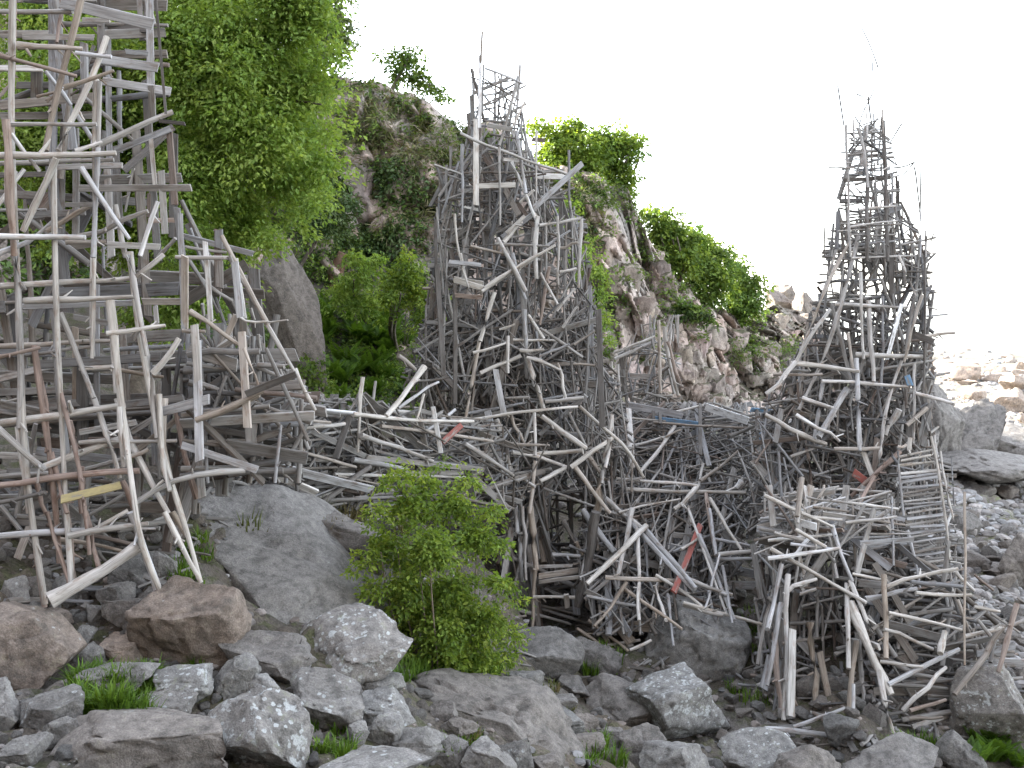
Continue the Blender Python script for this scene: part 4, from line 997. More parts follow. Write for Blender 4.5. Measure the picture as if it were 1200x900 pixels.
# ---- small lookout of sticks at the foot of the cliff
lo = Structure(lambda u, v: 26.0, 0.9, 505)
lo.trace(500, 300, 3, """p 658 340 730 315 802 282 15 fw; p 660 362 740 328 800 302 15 f; p 672 345 790 300 12 m; p 650 372 655 450 660 522 14 fw; p 672 380 680 490 12 f; p 815 225 818 350 822 482 15 f; p 835 248 852 370 884 490 17 fw; p 845 300 870 400 900 472 20 f; k 698 420 806 425 24 m; p 800 220 798 330 10 m
p 862 255 850 340 12 f; p 868 240 866 300 9 f; p 790 260 800 330 12 f; p 700 330 690 420 10 m; p 760 320 820 300 10 f; p 740 310 812 340 9 m; p 820 400 812 520 18 m; p 800 490 865 490 14 fw; p 770 480 840 500 12 f; k 720 500 840 530 16 m; p 640 410 670 408 18 f; p 840 350 790 330 10 f; p 690 400 705 530 16 m""")
lo.fill([(372, 760, 800), (400, 735, 795), (430, 722, 795), (485, 720, 808)], 75, (0.4, 1.5), 0.9, (0.4, 0.2, 0.38), (0.03, 0.06), (0.06, 0.12), (0, 1.0), None, 1.0, 3)
lo.build('driftwood_lookout', 'small roofless lookout of thin sticks in front of the pink cliff', 'lookout', P(765, 488, 26.4))

# ---- spire tower at the right
ry = lambda u, v: lerp(v, [30, 200, 450, 620], [21.6, 21.0, 19.8, 18.6])
rt = Structure(ry, 2.4, 606)
rt.trace(900, 280, 3, """p 232 230 360 236 492 240 20 f; p 18 476 192 476 17 f; p 78 436 200 448 322 466 19 fw; p 188 500 340 508 492 520 19 f; p 308 406 420 412 542 414 21 f; p 325 118 328 270 337 422 17 f; k 470 228 442 330 418 424 16 fW; p 556 -10 552 260 546 545 13 fd; k 515 335 582 362 28 fd; p 548 342 600 336 658 330 15 f
p 558 272 632 265 10 f; p 518 542 590 560 658 582 17 f; p 292 8 255 70 200 170 102 430 15 f; p 318 -10 285 130 250 260 195 420 108 602 21 f; p 218 248 150 340 98 432 18 f; p 98 432 50 500 -8 545 24 f; p 280 330 302 472 16 f; p 310 420 318 580 322 745 22 fu; p 353 218 372 502 23 f
p 192 508 178 610 163 705 21 fu; p 278 528 220 620 178 697 26 fu; p 470 428 430 540 405 650 388 805 17 f; p 542 198 510 310 478 432 15 f; p 98 618 180 665 252 712 21 f; p 232 738 392 735 19 f; k 335 750 366 832 22 fw; p 462 600 440 640 412 692 30 f; p 558 595 520 625 488 655 22 f
p 515 438 510 722 15 f; p 485 370 440 480 16 m; p 400 300 378 502 18 m; k 432 -20 436 230 22 fd; p 303 280 302 452 16 m; p -10 598 120 540 14 m; p -10 618 100 680 205 722 20 fw; p 292 905 380 825 464 748 22 fr; p 240 40 190 200 14 f; p 185 180 250 190 10 f; p 480 150 590 50 12 m
p 440 170 560 130 12 m; p 230 105 330 135 14 m; p 400 150 470 40 12 m; p 460 60 520 200 10 f; p 470 20 590 -5 12 f; p 420 40 520 70 12 m; p 350 40 430 160 12 m; p 270 140 340 280 14 m; p 200 90 320 110 12 m; p 240 230 360 110 14 m; p 520 110 556 110 9 m; p 390 200 380 330 18 m
p 560 50 597 52 8 f; p 556 180 595 190 8 f; p 560 240 595 248 8 f; p 470 290 470 430 12 m; p 355 380 350 560 18 m; p 260 360 330 400 14 m; p 415 330 500 280 12 m; k 488 480 500 515 24 fB; k 300 820 340 850 34 fR; p 120 560 240 600 20 f; p 360 500 460 560 16 m; p 320 600 400 660 16 m
p 500 500 470 640 16 m; p 430 520 470 430 18 m; p 340 560 260 640 16 m; p 585 690 610 830 12 f; p 560 690 600 660 12 m; p 470 500 640 470 14 m; k 560 350 580 480 14 m""")
rt.trace(900, 0, 3, """p 274 440 278 600 290 905 12 f; p 318 450 345 560 352 660 14 f; p 350 640 348 920 20 fd; p 404 425 416 640 420 920 19 fd; p 437 610 440 760 12 m; p 375 640 376 780 10 m; p 245 300 255 370 267 442 8 fd; p 320 450 324 400 352 358 384 312 388 235 7 fd; p 352 340 366 442 8 fd; p 345 395 350 480 9 f; p 402 385 405 470 9 f; p 372 400 375 520 8 m; p 300 420 306 520 8 f; p 330 440 390 420 7 f
p 310 330 350 352 7 fd; p 470 435 430 500 7 fd; p 440 590 490 588 516 570 7 fd; p 515 570 470 620 438 662 7 fd; p 515 588 526 660 534 742 8 fd; p 538 590 535 742 8 md; p 534 738 540 820 536 905 11 fu; p 553 810 556 905 9 f; p 200 800 198 900 7 fd; p 212 588 302 590 9 f; p 536 740 490 748 4 f; p 368 250 366 210 6 fd; p 388 240 350 130 330 100 6 fd
p 235 830 240 880 8 m; p 285 665 340 725 9 m; p 310 660 345 700 7 m; p 275 650 330 640 10 f; p 370 655 415 690 10 m; p 360 700 440 640 9 m; p 410 425 440 418 5 f; p 450 570 400 600 8 f; p 340 470 400 440 8 m; p 320 460 350 540 10 m; p 290 470 345 520 8 m""")
for yy in range(455, 630, 10):
    e_ = (yy - 455) / 170
    a_, b_ = R.uniform(270, 315) - 40 * e_ * R.random(), R.uniform(395, 430) + 40 * e_ * R.random()
    rt.trace(900, 0, 3, "p %.0f %.0f %.0f %.0f %.0f %s" % (a_, yy + R.uniform(-5, 5), b_, yy + R.uniform(-9, 5), R.uniform(5, 10), R.choice(['f', 'm', 'b'])))
for yy in range(735, 905, 8):
    e_ = (yy - 735) / 170
    a_, b_ = R.uniform(255, 330) - 30 * e_, R.uniform(420, 470) + 90 * e_ * R.random()
    rt.trace(900, 0, 3, "p %.0f %.0f %.0f %.0f %.0f %s" % (a_, yy + R.uniform(-5, 9), b_, yy + R.uniform(-25, 5), R.uniform(7, 13), R.choice(['f', 'm', 'b'])))
RT_OUT = [(140, 1004, 1036), (205, 988, 1052), (246, 984, 1056), (265, 980, 1070), (290, 970, 1086), (330, 960, 1090), (400, 944, 1090), (450, 912, 1092), (480, 893, 1090), (540, 885, 1095), (620, 880, 1100)]
rt.fill(RT_OUT, 60, (0.5, 1.5), 0.85, (0.3, 0.4, 0.25), (0.035, 0.06), (0.06, 0.1), (0, 0.6), (150, 270), 0.8, 3)
rt.fill(RT_OUT, 240, (0.6, 1.9), 0.85, (0.32, 0.3, 0.35), (0.04, 0.075), (0.07, 0.13), (0, 0.9), (270, 440), 0.75, 5)
rt.fill(RT_OUT, 680, (0.6, 2.1), 0.84, (0.24, 0.14, 0.58), (0.03, 0.065), (0.07, 0.13), (0.08, 1.0), (430, 620), 0.8)
rt.build('driftwood_tower', 'slender driftwood tower with twigs on its top, standing before the bright sea', 'tower', P(1000, 640, 19.2))

# ---- porch of posts in front of the right tower
py_ = lambda u, v: lerp(v, [560, 640, 720, 870], [17.6, 16.9, 16.2, 15.1])
po = Structure(py_, 2.4, 707); po.holes = [(928, 700, 1000, 835, .55)]
po.trace(900, 560, 2.647, """p -10 55 100 105 202 152 17 fw; p 270 102 330 -5 19 r; p 198 148 225 240 262 322 21 fu; p 255 320 290 400 322 482 21 f; p 252 388 300 490 345 600 382 672 36 fw; p 345 600 362 700 390 805 30 f; p 8 220 150 300 305 387 21 fw; p 135 180 105 215 70 252 18 fW; p 42 268 20 390 -2 470 22 fu
p 50 362 90 325 150 314 21 f; p 40 388 20 510 -2 645 22 fu; p 62 300 55 530 48 752 22 f; k 75 470 70 740 34 f; p 244 328 250 592 19 f; p 275 508 255 670 230 845 21 fn; p 265 640 262 812 18 fu; p 360 300 364 430 366 560 21 fn; p 262 298 320 310 372 320 15 fw; p 370 338 420 310 480 300 588 282 19 fw
p 302 376 380 362 462 344 21 fu; p 375 418 480 440 602 472 17 fw; p 458 356 540 366 632 364 17 fw; p 610 45 610 582 12 fn; p 588 378 622 462 16 f; p 548 478 534 545 28 fw; p 348 570 420 582 482 586 17 fw; p 372 642 480 585 592 532 24 fu; p 612 492 732 465 19 fw; p 732 458 660 560 578 672 23 f
p 772 392 740 500 714 602 22 f; p 418 722 490 650 552 588 20 f; p 440 722 552 688 18 f; p 360 470 440 500 512 532 17 f; p -10 778 110 788 222 802 22 f; p 78 772 160 745 238 714 15 f; p 268 782 352 780 22 f; p 438 747 542 742 17 f; p 0 250 220 218 18 f; p 70 205 230 225 14 f
p 20 170 110 195 14 f; p 85 160 180 215 16 fw; k 105 140 150 152 30 fW; k 260 120 100 345 32 m; p 120 60 260 80 12 f; p 100 100 240 60 12 f; p 140 90 250 105 12 f; p 110 120 230 130 13 f; p 100 80 92 140 20 f; p 105 0 90 120 22 f; p 240 140 400 120 16 f; p 250 220 430 205 17 u
p 0 370 60 430 16 m; p 100 360 150 345 16 f; p 640 400 720 415 14 fw; p 650 440 690 490 16 f; p 640 560 800 575 26 m; k 560 560 560 700 34 mk; p 640 470 560 530 18 m; p 500 600 650 640 16 m; p 600 640 790 620 16 m; p 420 630 560 640 14 m; k 720 570 800 575 36 u; p 690 470 800 440 18 m
p 690 420 780 480 15 m; p 280 480 290 620 24 m; p 290 600 300 700 22 m; k 310 510 345 525 26 f; p 270 500 260 560 28 m; p 380 680 440 745 16 m; p 300 660 420 690 18 m; p 60 730 240 745 20 m; p 80 690 100 740 16 n; p 130 450 150 720 26 mn; k 160 540 190 690 26 mn; p 20 480 40 740 26 m
p 700 350 640 300 12 m; p 580 290 640 350 17 f; p 480 300 590 290 12 m""")
PO_OUT = [(575, 900, 1040), (620, 890, 1060), (660, 885, 1090), (720, 888, 1110), (800, 888, 1120), (862, 895, 1100)]
po.fill(PO_OUT, 130, (0.5, 1.6), 0.75, (0.1, 0.5, 0.35), (0.03, 0.065), (0.07, 0.13), (0, 0.9), (575, 640), 1.0)
po.fill(PO_OUT, 520, (0.5, 1.8), 0.82, (0.46, 0.16, 0.32), (0.04, 0.07), (0.08, 0.15), (0.4, 1.15), (630, 862), 0.62)
po.fill([(640, 1000, 1120), (700, 1010, 1140), (760, 1020, 1190), (850, 1030, 1140)], 230, (0.6, 1.8), 0.8, (0.2, 0.4, 0.35), (0.05, 0.09), (0.08, 0.15), (0.1, 1.0), None, 0.8)
po.fill([(800, 900, 1040), (858, 900, 1040)], 60, (0.4, 1.2), 0.8, (0.1, 0.55, 0.3), (0.05, 0.08), (0.08, 0.15), (0.2, 1.0), None, 0.7)
po.build('driftwood_porch', 'open driftwood porch on leaning forked posts, nearest the bottom right boulders', 'porch', P(1000, 868, 15.6))

# ---- slatted stair side beside the spire tower
st_ = Structure(lambda u, v: lerp(v, [520, 740], [18.2, 17.0]), 0.5, 808); st_.sg = .08
st_.trace(1000, 500, 4.5, "p 410 50 440 180 470 380 500 600 522 870 20 fw; p 460 130 490 330 540 560 16 f; p 235 130 250 330 265 470 18 f; p 285 545 320 680 352 850 26 f; p 235 205 430 185 20 fw; p 250 180 410 150 18 fw; p 240 160 435 118 18 fw; p 300 60 290 150 34 fw; p 235 105 300 100 22 fw; p 485 545 520 440 24 fW; p 545 410 640 362 24 u; p 585 400 590 870 12 f")
for i_, yy in enumerate(range(230, 880, 24)):
    e_ = (yy - 230) / 650.0
    x0, x1 = 240 + 100 * e_, 445 + 75 * e_
    st_.trace(1000, 500, 4.5, "%s %.0f %.0f %.0f %.0f %.0f m%s" % (R.choice('kkp'), x0 + R.uniform(-25, 15), yy + R.uniform(8, 30), x1 + R.uniform(-10, 30), yy + R.uniform(-22, 5), R.uniform(14, 24), R.choice(['u', '', '', ''])))
    st_.trace(1000, 500, 4.5, "p %.0f %.0f %.0f %.0f %.0f b" % (x1 - 10, yy + R.uniform(-10, 10), x1 + 70 + R.uniform(-20, 30), yy + R.uniform(-20, 30), R.uniform(10, 16)))
for c_ in st_.pc: c_['face'] = Vector((0, -0.6, 0.8))
st_.fill([(540, 1045, 1115), (700, 1070, 1130)], 50, (0.4, 1.0), 0.7, (0.3, 0.4, 0.28), (0.03, 0.06), (0.05, 0.1), (0.8, 2.0), None, 0.7)
st_.build('driftwood_stair', 'steep ladder-like stair of close grey slats between two rails', 'stair', P(1090, 740, 17.3))

# ---- thick log lying loose on the stones below the near tower
rr_ = random.Random(5)
lg = pole_geo([P(58, 704, 9.9), P(105, 678, 10.1), P(162, 640, 10.3)], 0.066, 0.055, (0.44, 0.42, 0.40), rr_, 10, 0.2, 0.25)
o = wood_obj('log', [lg], P(110, 690, 10.1)); tag(o, 'thick pale log leaning across the stones at the foot of the nearest tower', 'log')

# broken sticks and chips lying on the ground around the structures
gl = []
for _ in range(420):
    z = R.choice([(0, 560, 240, 720), (240, 560, 480, 620), (590, 690, 900, 800), (880, 800, 1130, 890), (1100, 700, 1200, 830)])
    h_ = hit(R.uniform(z[0], z[2]), R.uniform(z[1], z[3]), 'g')
    if not h_: continue
    p = h_[0] + Vector((0, 0, .03)); a = R.uniform(0, 6.28); L_ = R.uniform(.12, .7); dv = Vector((math.cos(a), math.sin(a), R.uniform(-.25, .25))) * L_ / 2
    t_ = grey(R, .8)
    gl.append(pole_geo([p - dv, p + dv], R.uniform(.012, .04), R.uniform(.01, .03), t_, R, 6, .2, 1.0) if R.random() < .7 else plank_geo(p - dv, p + dv, R.uniform(.04, .12), .02, t_, R, R.uniform(-1, 1), Vector((0, 0, 1))))
o = wood_obj('wood_debris', gl, P(600, 760, 18)); tag(o, 'broken sticks and chips strewn on the ground around the driftwood', None, None, 'stuff')
# ------------------------------------------------------------------ plants
def leaf_mesh(name, clumps, L, spray, flat, tints, droop=0.25, fill=0.55, subd=9, per=42, rg=None, gap=0.0, aspect=0.55):
    """leaves on many small flattened sprays spread through the clumps [(centre, radius vector)]"""
    rg = rg or np.random.default_rng(R.randrange(1 << 30))
    C = []
    for (c, r) in clumps:
        c = np.array(c); r = np.array(r, float)
        k = max(3, int(subd * (r.prod() ** (2 / 3)) / (spray ** 2)))
        d = rg.normal(size=(k, 3)); d /= np.linalg.norm(d, axis=1)[:, None]
        rad = rg.random(k) ** fill
        q = c + d * rad[:, None] * r * (1 + 0.25 * rg.normal(size=(k, 1)))
        if gap: q = q[vnoise(q / (spray * 2.6), 77) > gap - 0.55]
        if len(q): C.append(np.concatenate([q, (q - c) / np.maximum(np.linalg.norm(q - c, axis=1), .01)[:, None]], 1))
    C = np.concatenate(C); k = len(C)
    up = np.stack([C[:, 3] * .45, C[:, 4] * .45, 0.9 + 0 * C[:, 5]], 1) + rg.normal(size=(k, 3)) * .28
    up /= np.linalg.norm(up, axis=1)[:, None]
    a = np.cross(up, rg.normal(size=(k, 3))); a /= np.linalg.norm(a, axis=1)[:, None]; b = np.cross(up, a)
    sz = spray * rg.uniform(.6, 1.3, k)
    i = np.repeat(np.arange(k), per); n_ = len(i)
    ang = rg.uniform(0, 2 * np.pi, n_); rr = np.sqrt(rg.random(n_)) * sz[i]
    p = C[i, :3] + a[i] * (np.cos(ang) * rr)[:, None] + b[i] * (np.sin(ang) * rr)[:, None] + up[i] * (rg.normal(size=n_) * flat * sz[i])[:, None]
    p[:, 2] -= droop * (rr ** 2) / spray
    outd = a[i] * np.cos(ang)[:, None] + b[i] * np.sin(ang)[:, None]
    ax = outd + rg.normal(size=(n_, 3)) * .55 - np.array([0, 0, .25]); ax /= np.linalg.norm(ax, axis=1)[:, None]
    nm = up[i] + rg.normal(size=(n_, 3)) * .5; sd = np.cross(nm, ax); sd /= np.linalg.norm(sd, axis=1)[:, None]; nn = np.cross(ax, sd)
    l = L * rg.uniform(.5, 1.35, n_)[:, None]; w_ = l * aspect * .5
    v = np.stack([p, p + ax * l * .45 + sd * w_ + nn * w_ * .25, p + ax * l - nn * l * .12, p + ax * l * .45 - sd * w_ + nn * w_ * .25], 1).reshape(-1, 3)
    q = np.arange(n_ * 4).reshape(-1, 4)
    me = mk_mesh(name, v, q, smooth=False)
    tn = np.array(tints)[rg.integers(0, len(tints), k)][i] * rg.uniform(.75, 1.3, (n_, 1))
    attr_col(me, 'tint', np.repeat(tn, 4, axis=0))
    return me

def tube_geo(pts, r0, r1, tint, sides=6):
    rr = R
    return pole_geo(pts, r0, r1, tint, rr, sides, 0.4, 0.8)
def bark_obj(name, gs, origin, parent):
    V_, Fl, tot, G_, T_, S_ = merge_geo(gs, origin)
    me = mk_mesh(name, V_, loops=Fl, totals=tot, smooth=True); attr_col(me, 'tint', np.array(T_))
    return link(name, me, M_BARK, parent)

BARK = (0.13, 0.11, 0.09)
def plant(name, label, cat, base, clumps, L, spray, tints, trunk_r, group=None, mat=None, stems=1, top=None, bark=BARK, limbs=True, **kw):
    """tree or shrub: trunk (tapered, with limbs to the clumps) and crown"""
    base = Vector(base); root = empty(name, base); tag(root, label, cat, group)
    gs = []; cs = [Vector(c) for c, _ in clumps]
    cen = sum(cs, Vector()) / len(cs); top = Vector(top) if top else cen
    def out(a): return a
    for s in range(stems):
        off = Vector((R.uniform(-1, 1), R.uniform(-1, 1), 0)) * (0.18 * (stems > 1))
        tp = top + off * 4
        gs.append(tube_geo([base + off - Vector((0, 0, .25)), base * .6 + tp * .4 + off * 2, tp], trunk_r, trunk_r * .45, bark, 8 if stems == 1 else 6))
    if limbs:
        for c in (cs if len(cs) < 14 else cs[:12:2]):
            t = R.uniform(.35, .95); st = base.lerp(top, t) if stems == 1 else base + Vector((R.uniform(-.2, .2), R.uniform(-.2, .2), 0))
            gs.append(tube_geo([st, st.lerp(c, .5) + Vector((0, 0, .1 * (c - st).length)), c], trunk_r * .15, trunk_r * .04, bark, 5))
            for _ in range(3):
                e = c + Vector((R.uniform(-1, 1), R.uniform(-1, 1), R.uniform(-.6, .8))) * spray * 2.2
                gs.append(tube_geo([st.lerp(c, .75), e], trunk_r * .14, trunk_r * .05, bark, 4))
    bark_obj('trunk' if stems == 1 else 'stems', gs, base, root)
    me = leaf_mesh('crown', clumps, L, spray, kw.pop('flat', .16), tints, **kw)
    co_ = np.empty(len(me.vertices) * 3, np.float32); me.vertices.foreach_get('co', co_)
    co_ = co_.reshape(-1, 3) - np.array(base, np.float32); me.vertices.foreach_set('co', co_.ravel()); me.update()
    link('crown', me, mat or M_LEAF, root)
    return root
def cl(lst, Y, jy=0.0, yr=0.8, k=1.0):
    o = []
    for (u, v, r) in lst:
        y = Y + R.uniform(-jy, jy); s = r * y / F * k; o.append((P(u, v, y), (s, s * yr, s)))
    return o
BEECH = [(0.25, 0.36, 0.09), (0.21, 0.325, 0.075), (0.28, 0.38, 0.10), (0.165, 0.265, 0.062)]
YEL = [(0.225, 0.315, 0.06), (0.185, 0.28, 0.05), (0.26, 0.335, 0.07), (0.14, 0.22, 0.04), (0.11, 0.18, 0.036)]
MID = [(0.13, 0.205, 0.05), (0.10, 0.175, 0.042), (0.16, 0.23, 0.06)]
DARK = [(0.06, 0.105, 0.035), (0.048, 0.088, 0.03), (0.08, 0.125, 0.042), (0.10, 0.14, 0.055)]
GREYG = [(0.12, 0.16, 0.075), (0.10, 0.14, 0.06), (0.14, 0.175, 0.08)]

bz = Vector((-6.6, 18.2, gz(-6.6, 18.2)))
plant('beech_tree', 'large bright green beech spreading behind the nearest tower', 'tree', bz,
      cl([(225, -50, 85), (320, -40, 42), (250, 40, 66), (305, 95, 45), (338, 105, 40), (350, 150, 34), (285, 150, 66), (362, 200, 22), (330, 205, 40), (265, 225, 56), (210, 140, 60), (205, 250, 50), (288, 262, 34),
          (170, 60, 70), (150, 170, 70), (165, 270, 50), (100, 100, 80), (60, 30, 80), (90, 220, 70), (40, 150, 70), (345, 75, 26), (368, 118, 20), (376, 160, 14), (236, 340, 44), (190, 350, 45), (352, 228, 22), (340, 20, 22), (290, -10, 36), (372, 185, 16)], 17.8, 1.2, .9) + cl([(270, 105, 52), (305, 165, 46), (318, 55, 36), (240, 190, 52), (230, 90, 52), (330, 125, 30), (275, 30, 44), (205, 200, 46), (200, 30, 48), (345, 20, 34), (362, 0, 28), (330, -15, 40), (387, 108, 11), (391, 148, 10), (394, 192, 11), (374, 228, 13), (383, 62, 13), (378, 30, 14), (345, 258, 14), (318, 280, 14), (366, 90, 20)], 16.4, .3),
      .088, .34, BEECH, .26, top=P(190, 60, 18.2), droop=.45, subd=32, per=44, gap=-.3, fill=.85)
plant('oak_tree', 'grey-green tree on the cliff behind the beech', 'tree', P(372, 100, 38.5), cl([(384, 15, 30), (396, 45, 20), (366, 60, 26), (380, -25, 32), (355, -30, 30), (398, 62, 12), (345, 30, 26), (340, 75, 20)], 38, .6), .17, .42, GREYG, .2, top=P(375, 20, 38.3), mat=M_DARKLEAF, subd=13, per=34, gap=.12)
plant('rowan_tree', 'small open tree standing alone on top of the cliff', 'tree', P(458, 104, 37), cl([(465, 68, 13), (478, 75, 16), (490, 92, 14), (500, 102, 12), (512, 108, 9), (472, 92, 12), (484, 60, 9), (450, 66, 6), (522, 112, 6)], 36.8, .3), .15, .33, MID, .09, top=P(476, 74, 36.8), subd=11, per=26, gap=.12)
plant('shrub', 'sunlit yellow-green bush right behind the spike of the middle tower', 'shrub', P(660, 205, 39), cl([(632, 150, 12), (655, 160, 20), (675, 158, 22), (660, 185, 24), (690, 185, 24), (682, 205, 18), (640, 180, 14)], 38.6, .4), .17, .36, YEL, .07, 'bushes along the cliff top', stems=3, subd=16, per=28, gap=.06)
plant('shrub', 'rounded bush at the very brow of the cliff above the pink rock', 'shrub', P(718, 222, 39.5), cl([(705, 165, 20), (725, 172, 22), (742, 172, 13), (715, 195, 24), (738, 195, 18), (728, 215, 16), (750, 165, 5)], 39.2, .4), .17, .36, YEL + MID, .07, 'bushes along the cliff top', stems=3, subd=16, per=28, gap=.06)
plant('shrub', 'dense bush just below the brow of the cliff', 'shrub', P(795, 322, 42), cl([(768, 262, 16), (785, 265, 20), (775, 285, 18), (805, 285, 24), (800, 305, 22), (782, 300, 18), (756, 250, 8)], 41.6, .4), .19, .40, MID + YEL[:1], .07, 'bushes along the cliff top', stems=3, subd=16, per=30, gap=.05)
plant('shrub', 'broad bush in the middle of the row down the skyline', 'shrub', P(830, 350, 43.5), cl([(822, 288, 20), (840, 300, 20), (825, 312, 24), (815, 330, 18), (845, 325, 22), (835, 345, 16)], 43, .4), .19, .40, MID + YEL[:1], .07, 'bushes along the cliff top', stems=3, subd=16, per=30, gap=.05)
plant('shrub', 'lowest bush of the row down the skyline', 'shrub', P(868, 385, 46), cl([(862, 318, 20), (878, 335, 16), (865, 345, 24), (880, 360, 14), (862, 368, 18), (850, 345, 14)], 45.5, .4), .19, .40, MID, .07, 'bushes along the cliff top', stems=3, subd=16, per=30, gap=.05)
h_ = hit(805, 372, 'c')
plant('shrub', 'small dark bush on a ledge halfway down the cliff', 'shrub', h_[0], cl([(785, 365, 12), (800, 362, 14), (818, 368, 11), (832, 374, 7)], h_[0].y - .5, .2), .15, .3, MID + DARK, .05, stems=3, subd=15, per=30)
for (lst, lab, yy_, tn_) in [([(690, 290, 14), (694, 315, 18), (700, 345, 17), (705, 375, 14), (712, 398, 10), (676, 300, 14), (664, 255, 14), (668, 240, 10)], 'tall green bush between the middle tower and the pink cliff', 29.5, BEECH),
                             ([(470, 325, 22), (490, 350, 22), (505, 380, 22), (460, 350, 22), (520, 350, 18), (480, 310, 12)], 'yellow-green hazel behind the left edge of the middle tower', 27, YEL),
                             ([(420, 330, 22), (400, 345, 20), (440, 310, 16), (428, 355, 20), (415, 300, 12)], 'leafy bush in the gully right of the leaning slab', 28.5, BEECH),
                             ([(330, 300, 20), (362, 260, 22), (378, 245, 24), (350, 235, 18), (395, 260, 18), (410, 240, 14)], 'dark fir-like bush behind the top of the leaning slab', 27.2, DARK),
                             ([(362, 430, 16), (372, 455, 16), (352, 470, 14), (380, 470, 14), (330, 440, 12)], 'small bush at the foot of the leaning slab', 21.6, MID)]:
    b_ = hit(lst[0][0], max(l_[1] for l_ in lst) + 25); bb = b_[0] if b_[0].y < yy_ + 4 else P(lst[0][0], max(l_[1] for l_ in lst) + 25, yy_)
    plant('shrub', lab, 'shrub', bb, cl(lst, yy_, .5), .11, .27, tn_, .05, stems=3, subd=12, per=30, gap=.08, mat=M_LEAF if tn_ is not DARK else M_DARKLEAF)

hb = hit(512, 800, 'g')[0]
plant('shrub', 'bright green shrub growing below the walkway in the foreground', 'shrub', hb + Vector((0, .5, 0)),
      cl([(500, 566, 16), (478, 592, 26), (530, 592, 26), (452, 636, 26), (505, 640, 36), (556, 628, 26), (474, 690, 32), (532, 692, 36), (572, 725, 24), (522, 745, 32), (428, 652, 12), (466, 554, 11), (584, 682, 16), (548, 562, 12), (598, 742, 14), (440, 596, 12), (490, 728, 22),
          (515, 545, 7), (420, 668, 8), (575, 600, 12), (590, 640, 10), (604, 705, 9), (450, 570, 8), (436, 690, 14), (552, 770, 18), (590, 765, 12), (460, 740, 14), (486, 552, 7), (500, 770, 22), (535, 782, 20), (475, 765, 16), (540, 725, 28), (500, 712, 30), (555, 745, 22), (515, 735, 26), (480, 660, 24), (570, 775, 16)], hb.y + .5, .45, 1.0),
        .066, .19, YEL, .015, stems=7, top=P(505, 640, hb.y + .5), subd=24, per=24, gap=-.02, droop=.3, fill=.85, bark=(0.17, 0.14, 0.11))

# ivy, hanging grass and scrub growing over the cliff
def surface_cover(name, label, zones, L, spray, tints, mat, which='c', off=.12, per=22, flat=.3, kind='stuff', gap=0.2, aspect=.55):
    C_ = []
    for (u0, v0, u1, v1, n_) in zones:
        for _ in range(n_):
            u, v = R.uniform(u0, u1), R.uniform(v0, v1)
            if mnoise.noise(Vector((u * .022, v * .022, len(name)))) < gap - .35: continue
            h = hit(u, v, which)
            if h: 
                nrm = h[2] if h[2].dot(ray(u, v)) < 0 else -h[2]
                C_.append((h[0] + nrm * off, (spray * .5,) * 3))
    me = leaf_mesh(name, C_, L, spray, flat, tints, subd=1, per=per, droop=.5, aspect=aspect)
    return tag(link(name, me, mat), label, None, None, kind)
surface_cover('ivy', 'dark ivy and scrub hanging down the shaded cliff', [(385, 95, 540, 300, 60), (330, 80, 410, 290, 190), (410, 190, 480, 330, 120), (600, 190, 700, 290, 30)], .17, .36, DARK + MID[:1], M_DARKLEAF, per=18)
surface_cover('scrub', 'green scrub on the brow and ledges of the cliff', [(380, 80, 560, 165, 90), (500, 140, 620, 210, 60), (640, 205, 760, 240, 70), (700, 240, 790, 330, 36), (770, 330, 900, 400, 80), (830, 395, 940, 430, 60), (690, 280, 790, 420, 26)], .14, .30, MID + GREYG, M_LEAF, per=18)
surface_cover('hanging_grass', 'brownish grass and twigs hanging over the cliff face', [(395, 110, 545, 190, 110), (440, 190, 540, 260, 24), (640, 220, 700, 300, 24)], .34, .34, [(0.20, 0.19, 0.10), (0.15, 0.17, 0.07), (0.23, 0.20, 0.14), (0.13, 0.17, 0.06)], M_GRASS, per=26, aspect=.10, gap=.1)
surface_cover('undergrowth', 'low green undergrowth filling the gully below the cliff', [(340, 270, 500, 480, 420), (300, 330, 560, 500, 180)], .11, .28, MID + BEECH[:1] + DARK[:1], M_LEAF, 'gc', .1, 22)
surface_cover('hillside_bushes', 'green woodland on the hillside left of the frame', [(-900, -700, -10, 300, 260), (-20, -200, 330, 200, 200), (-20, 200, 330, 440, 260)], .24, .6, DARK + MID, M_DARKLEAF, 'c', .3, 26)

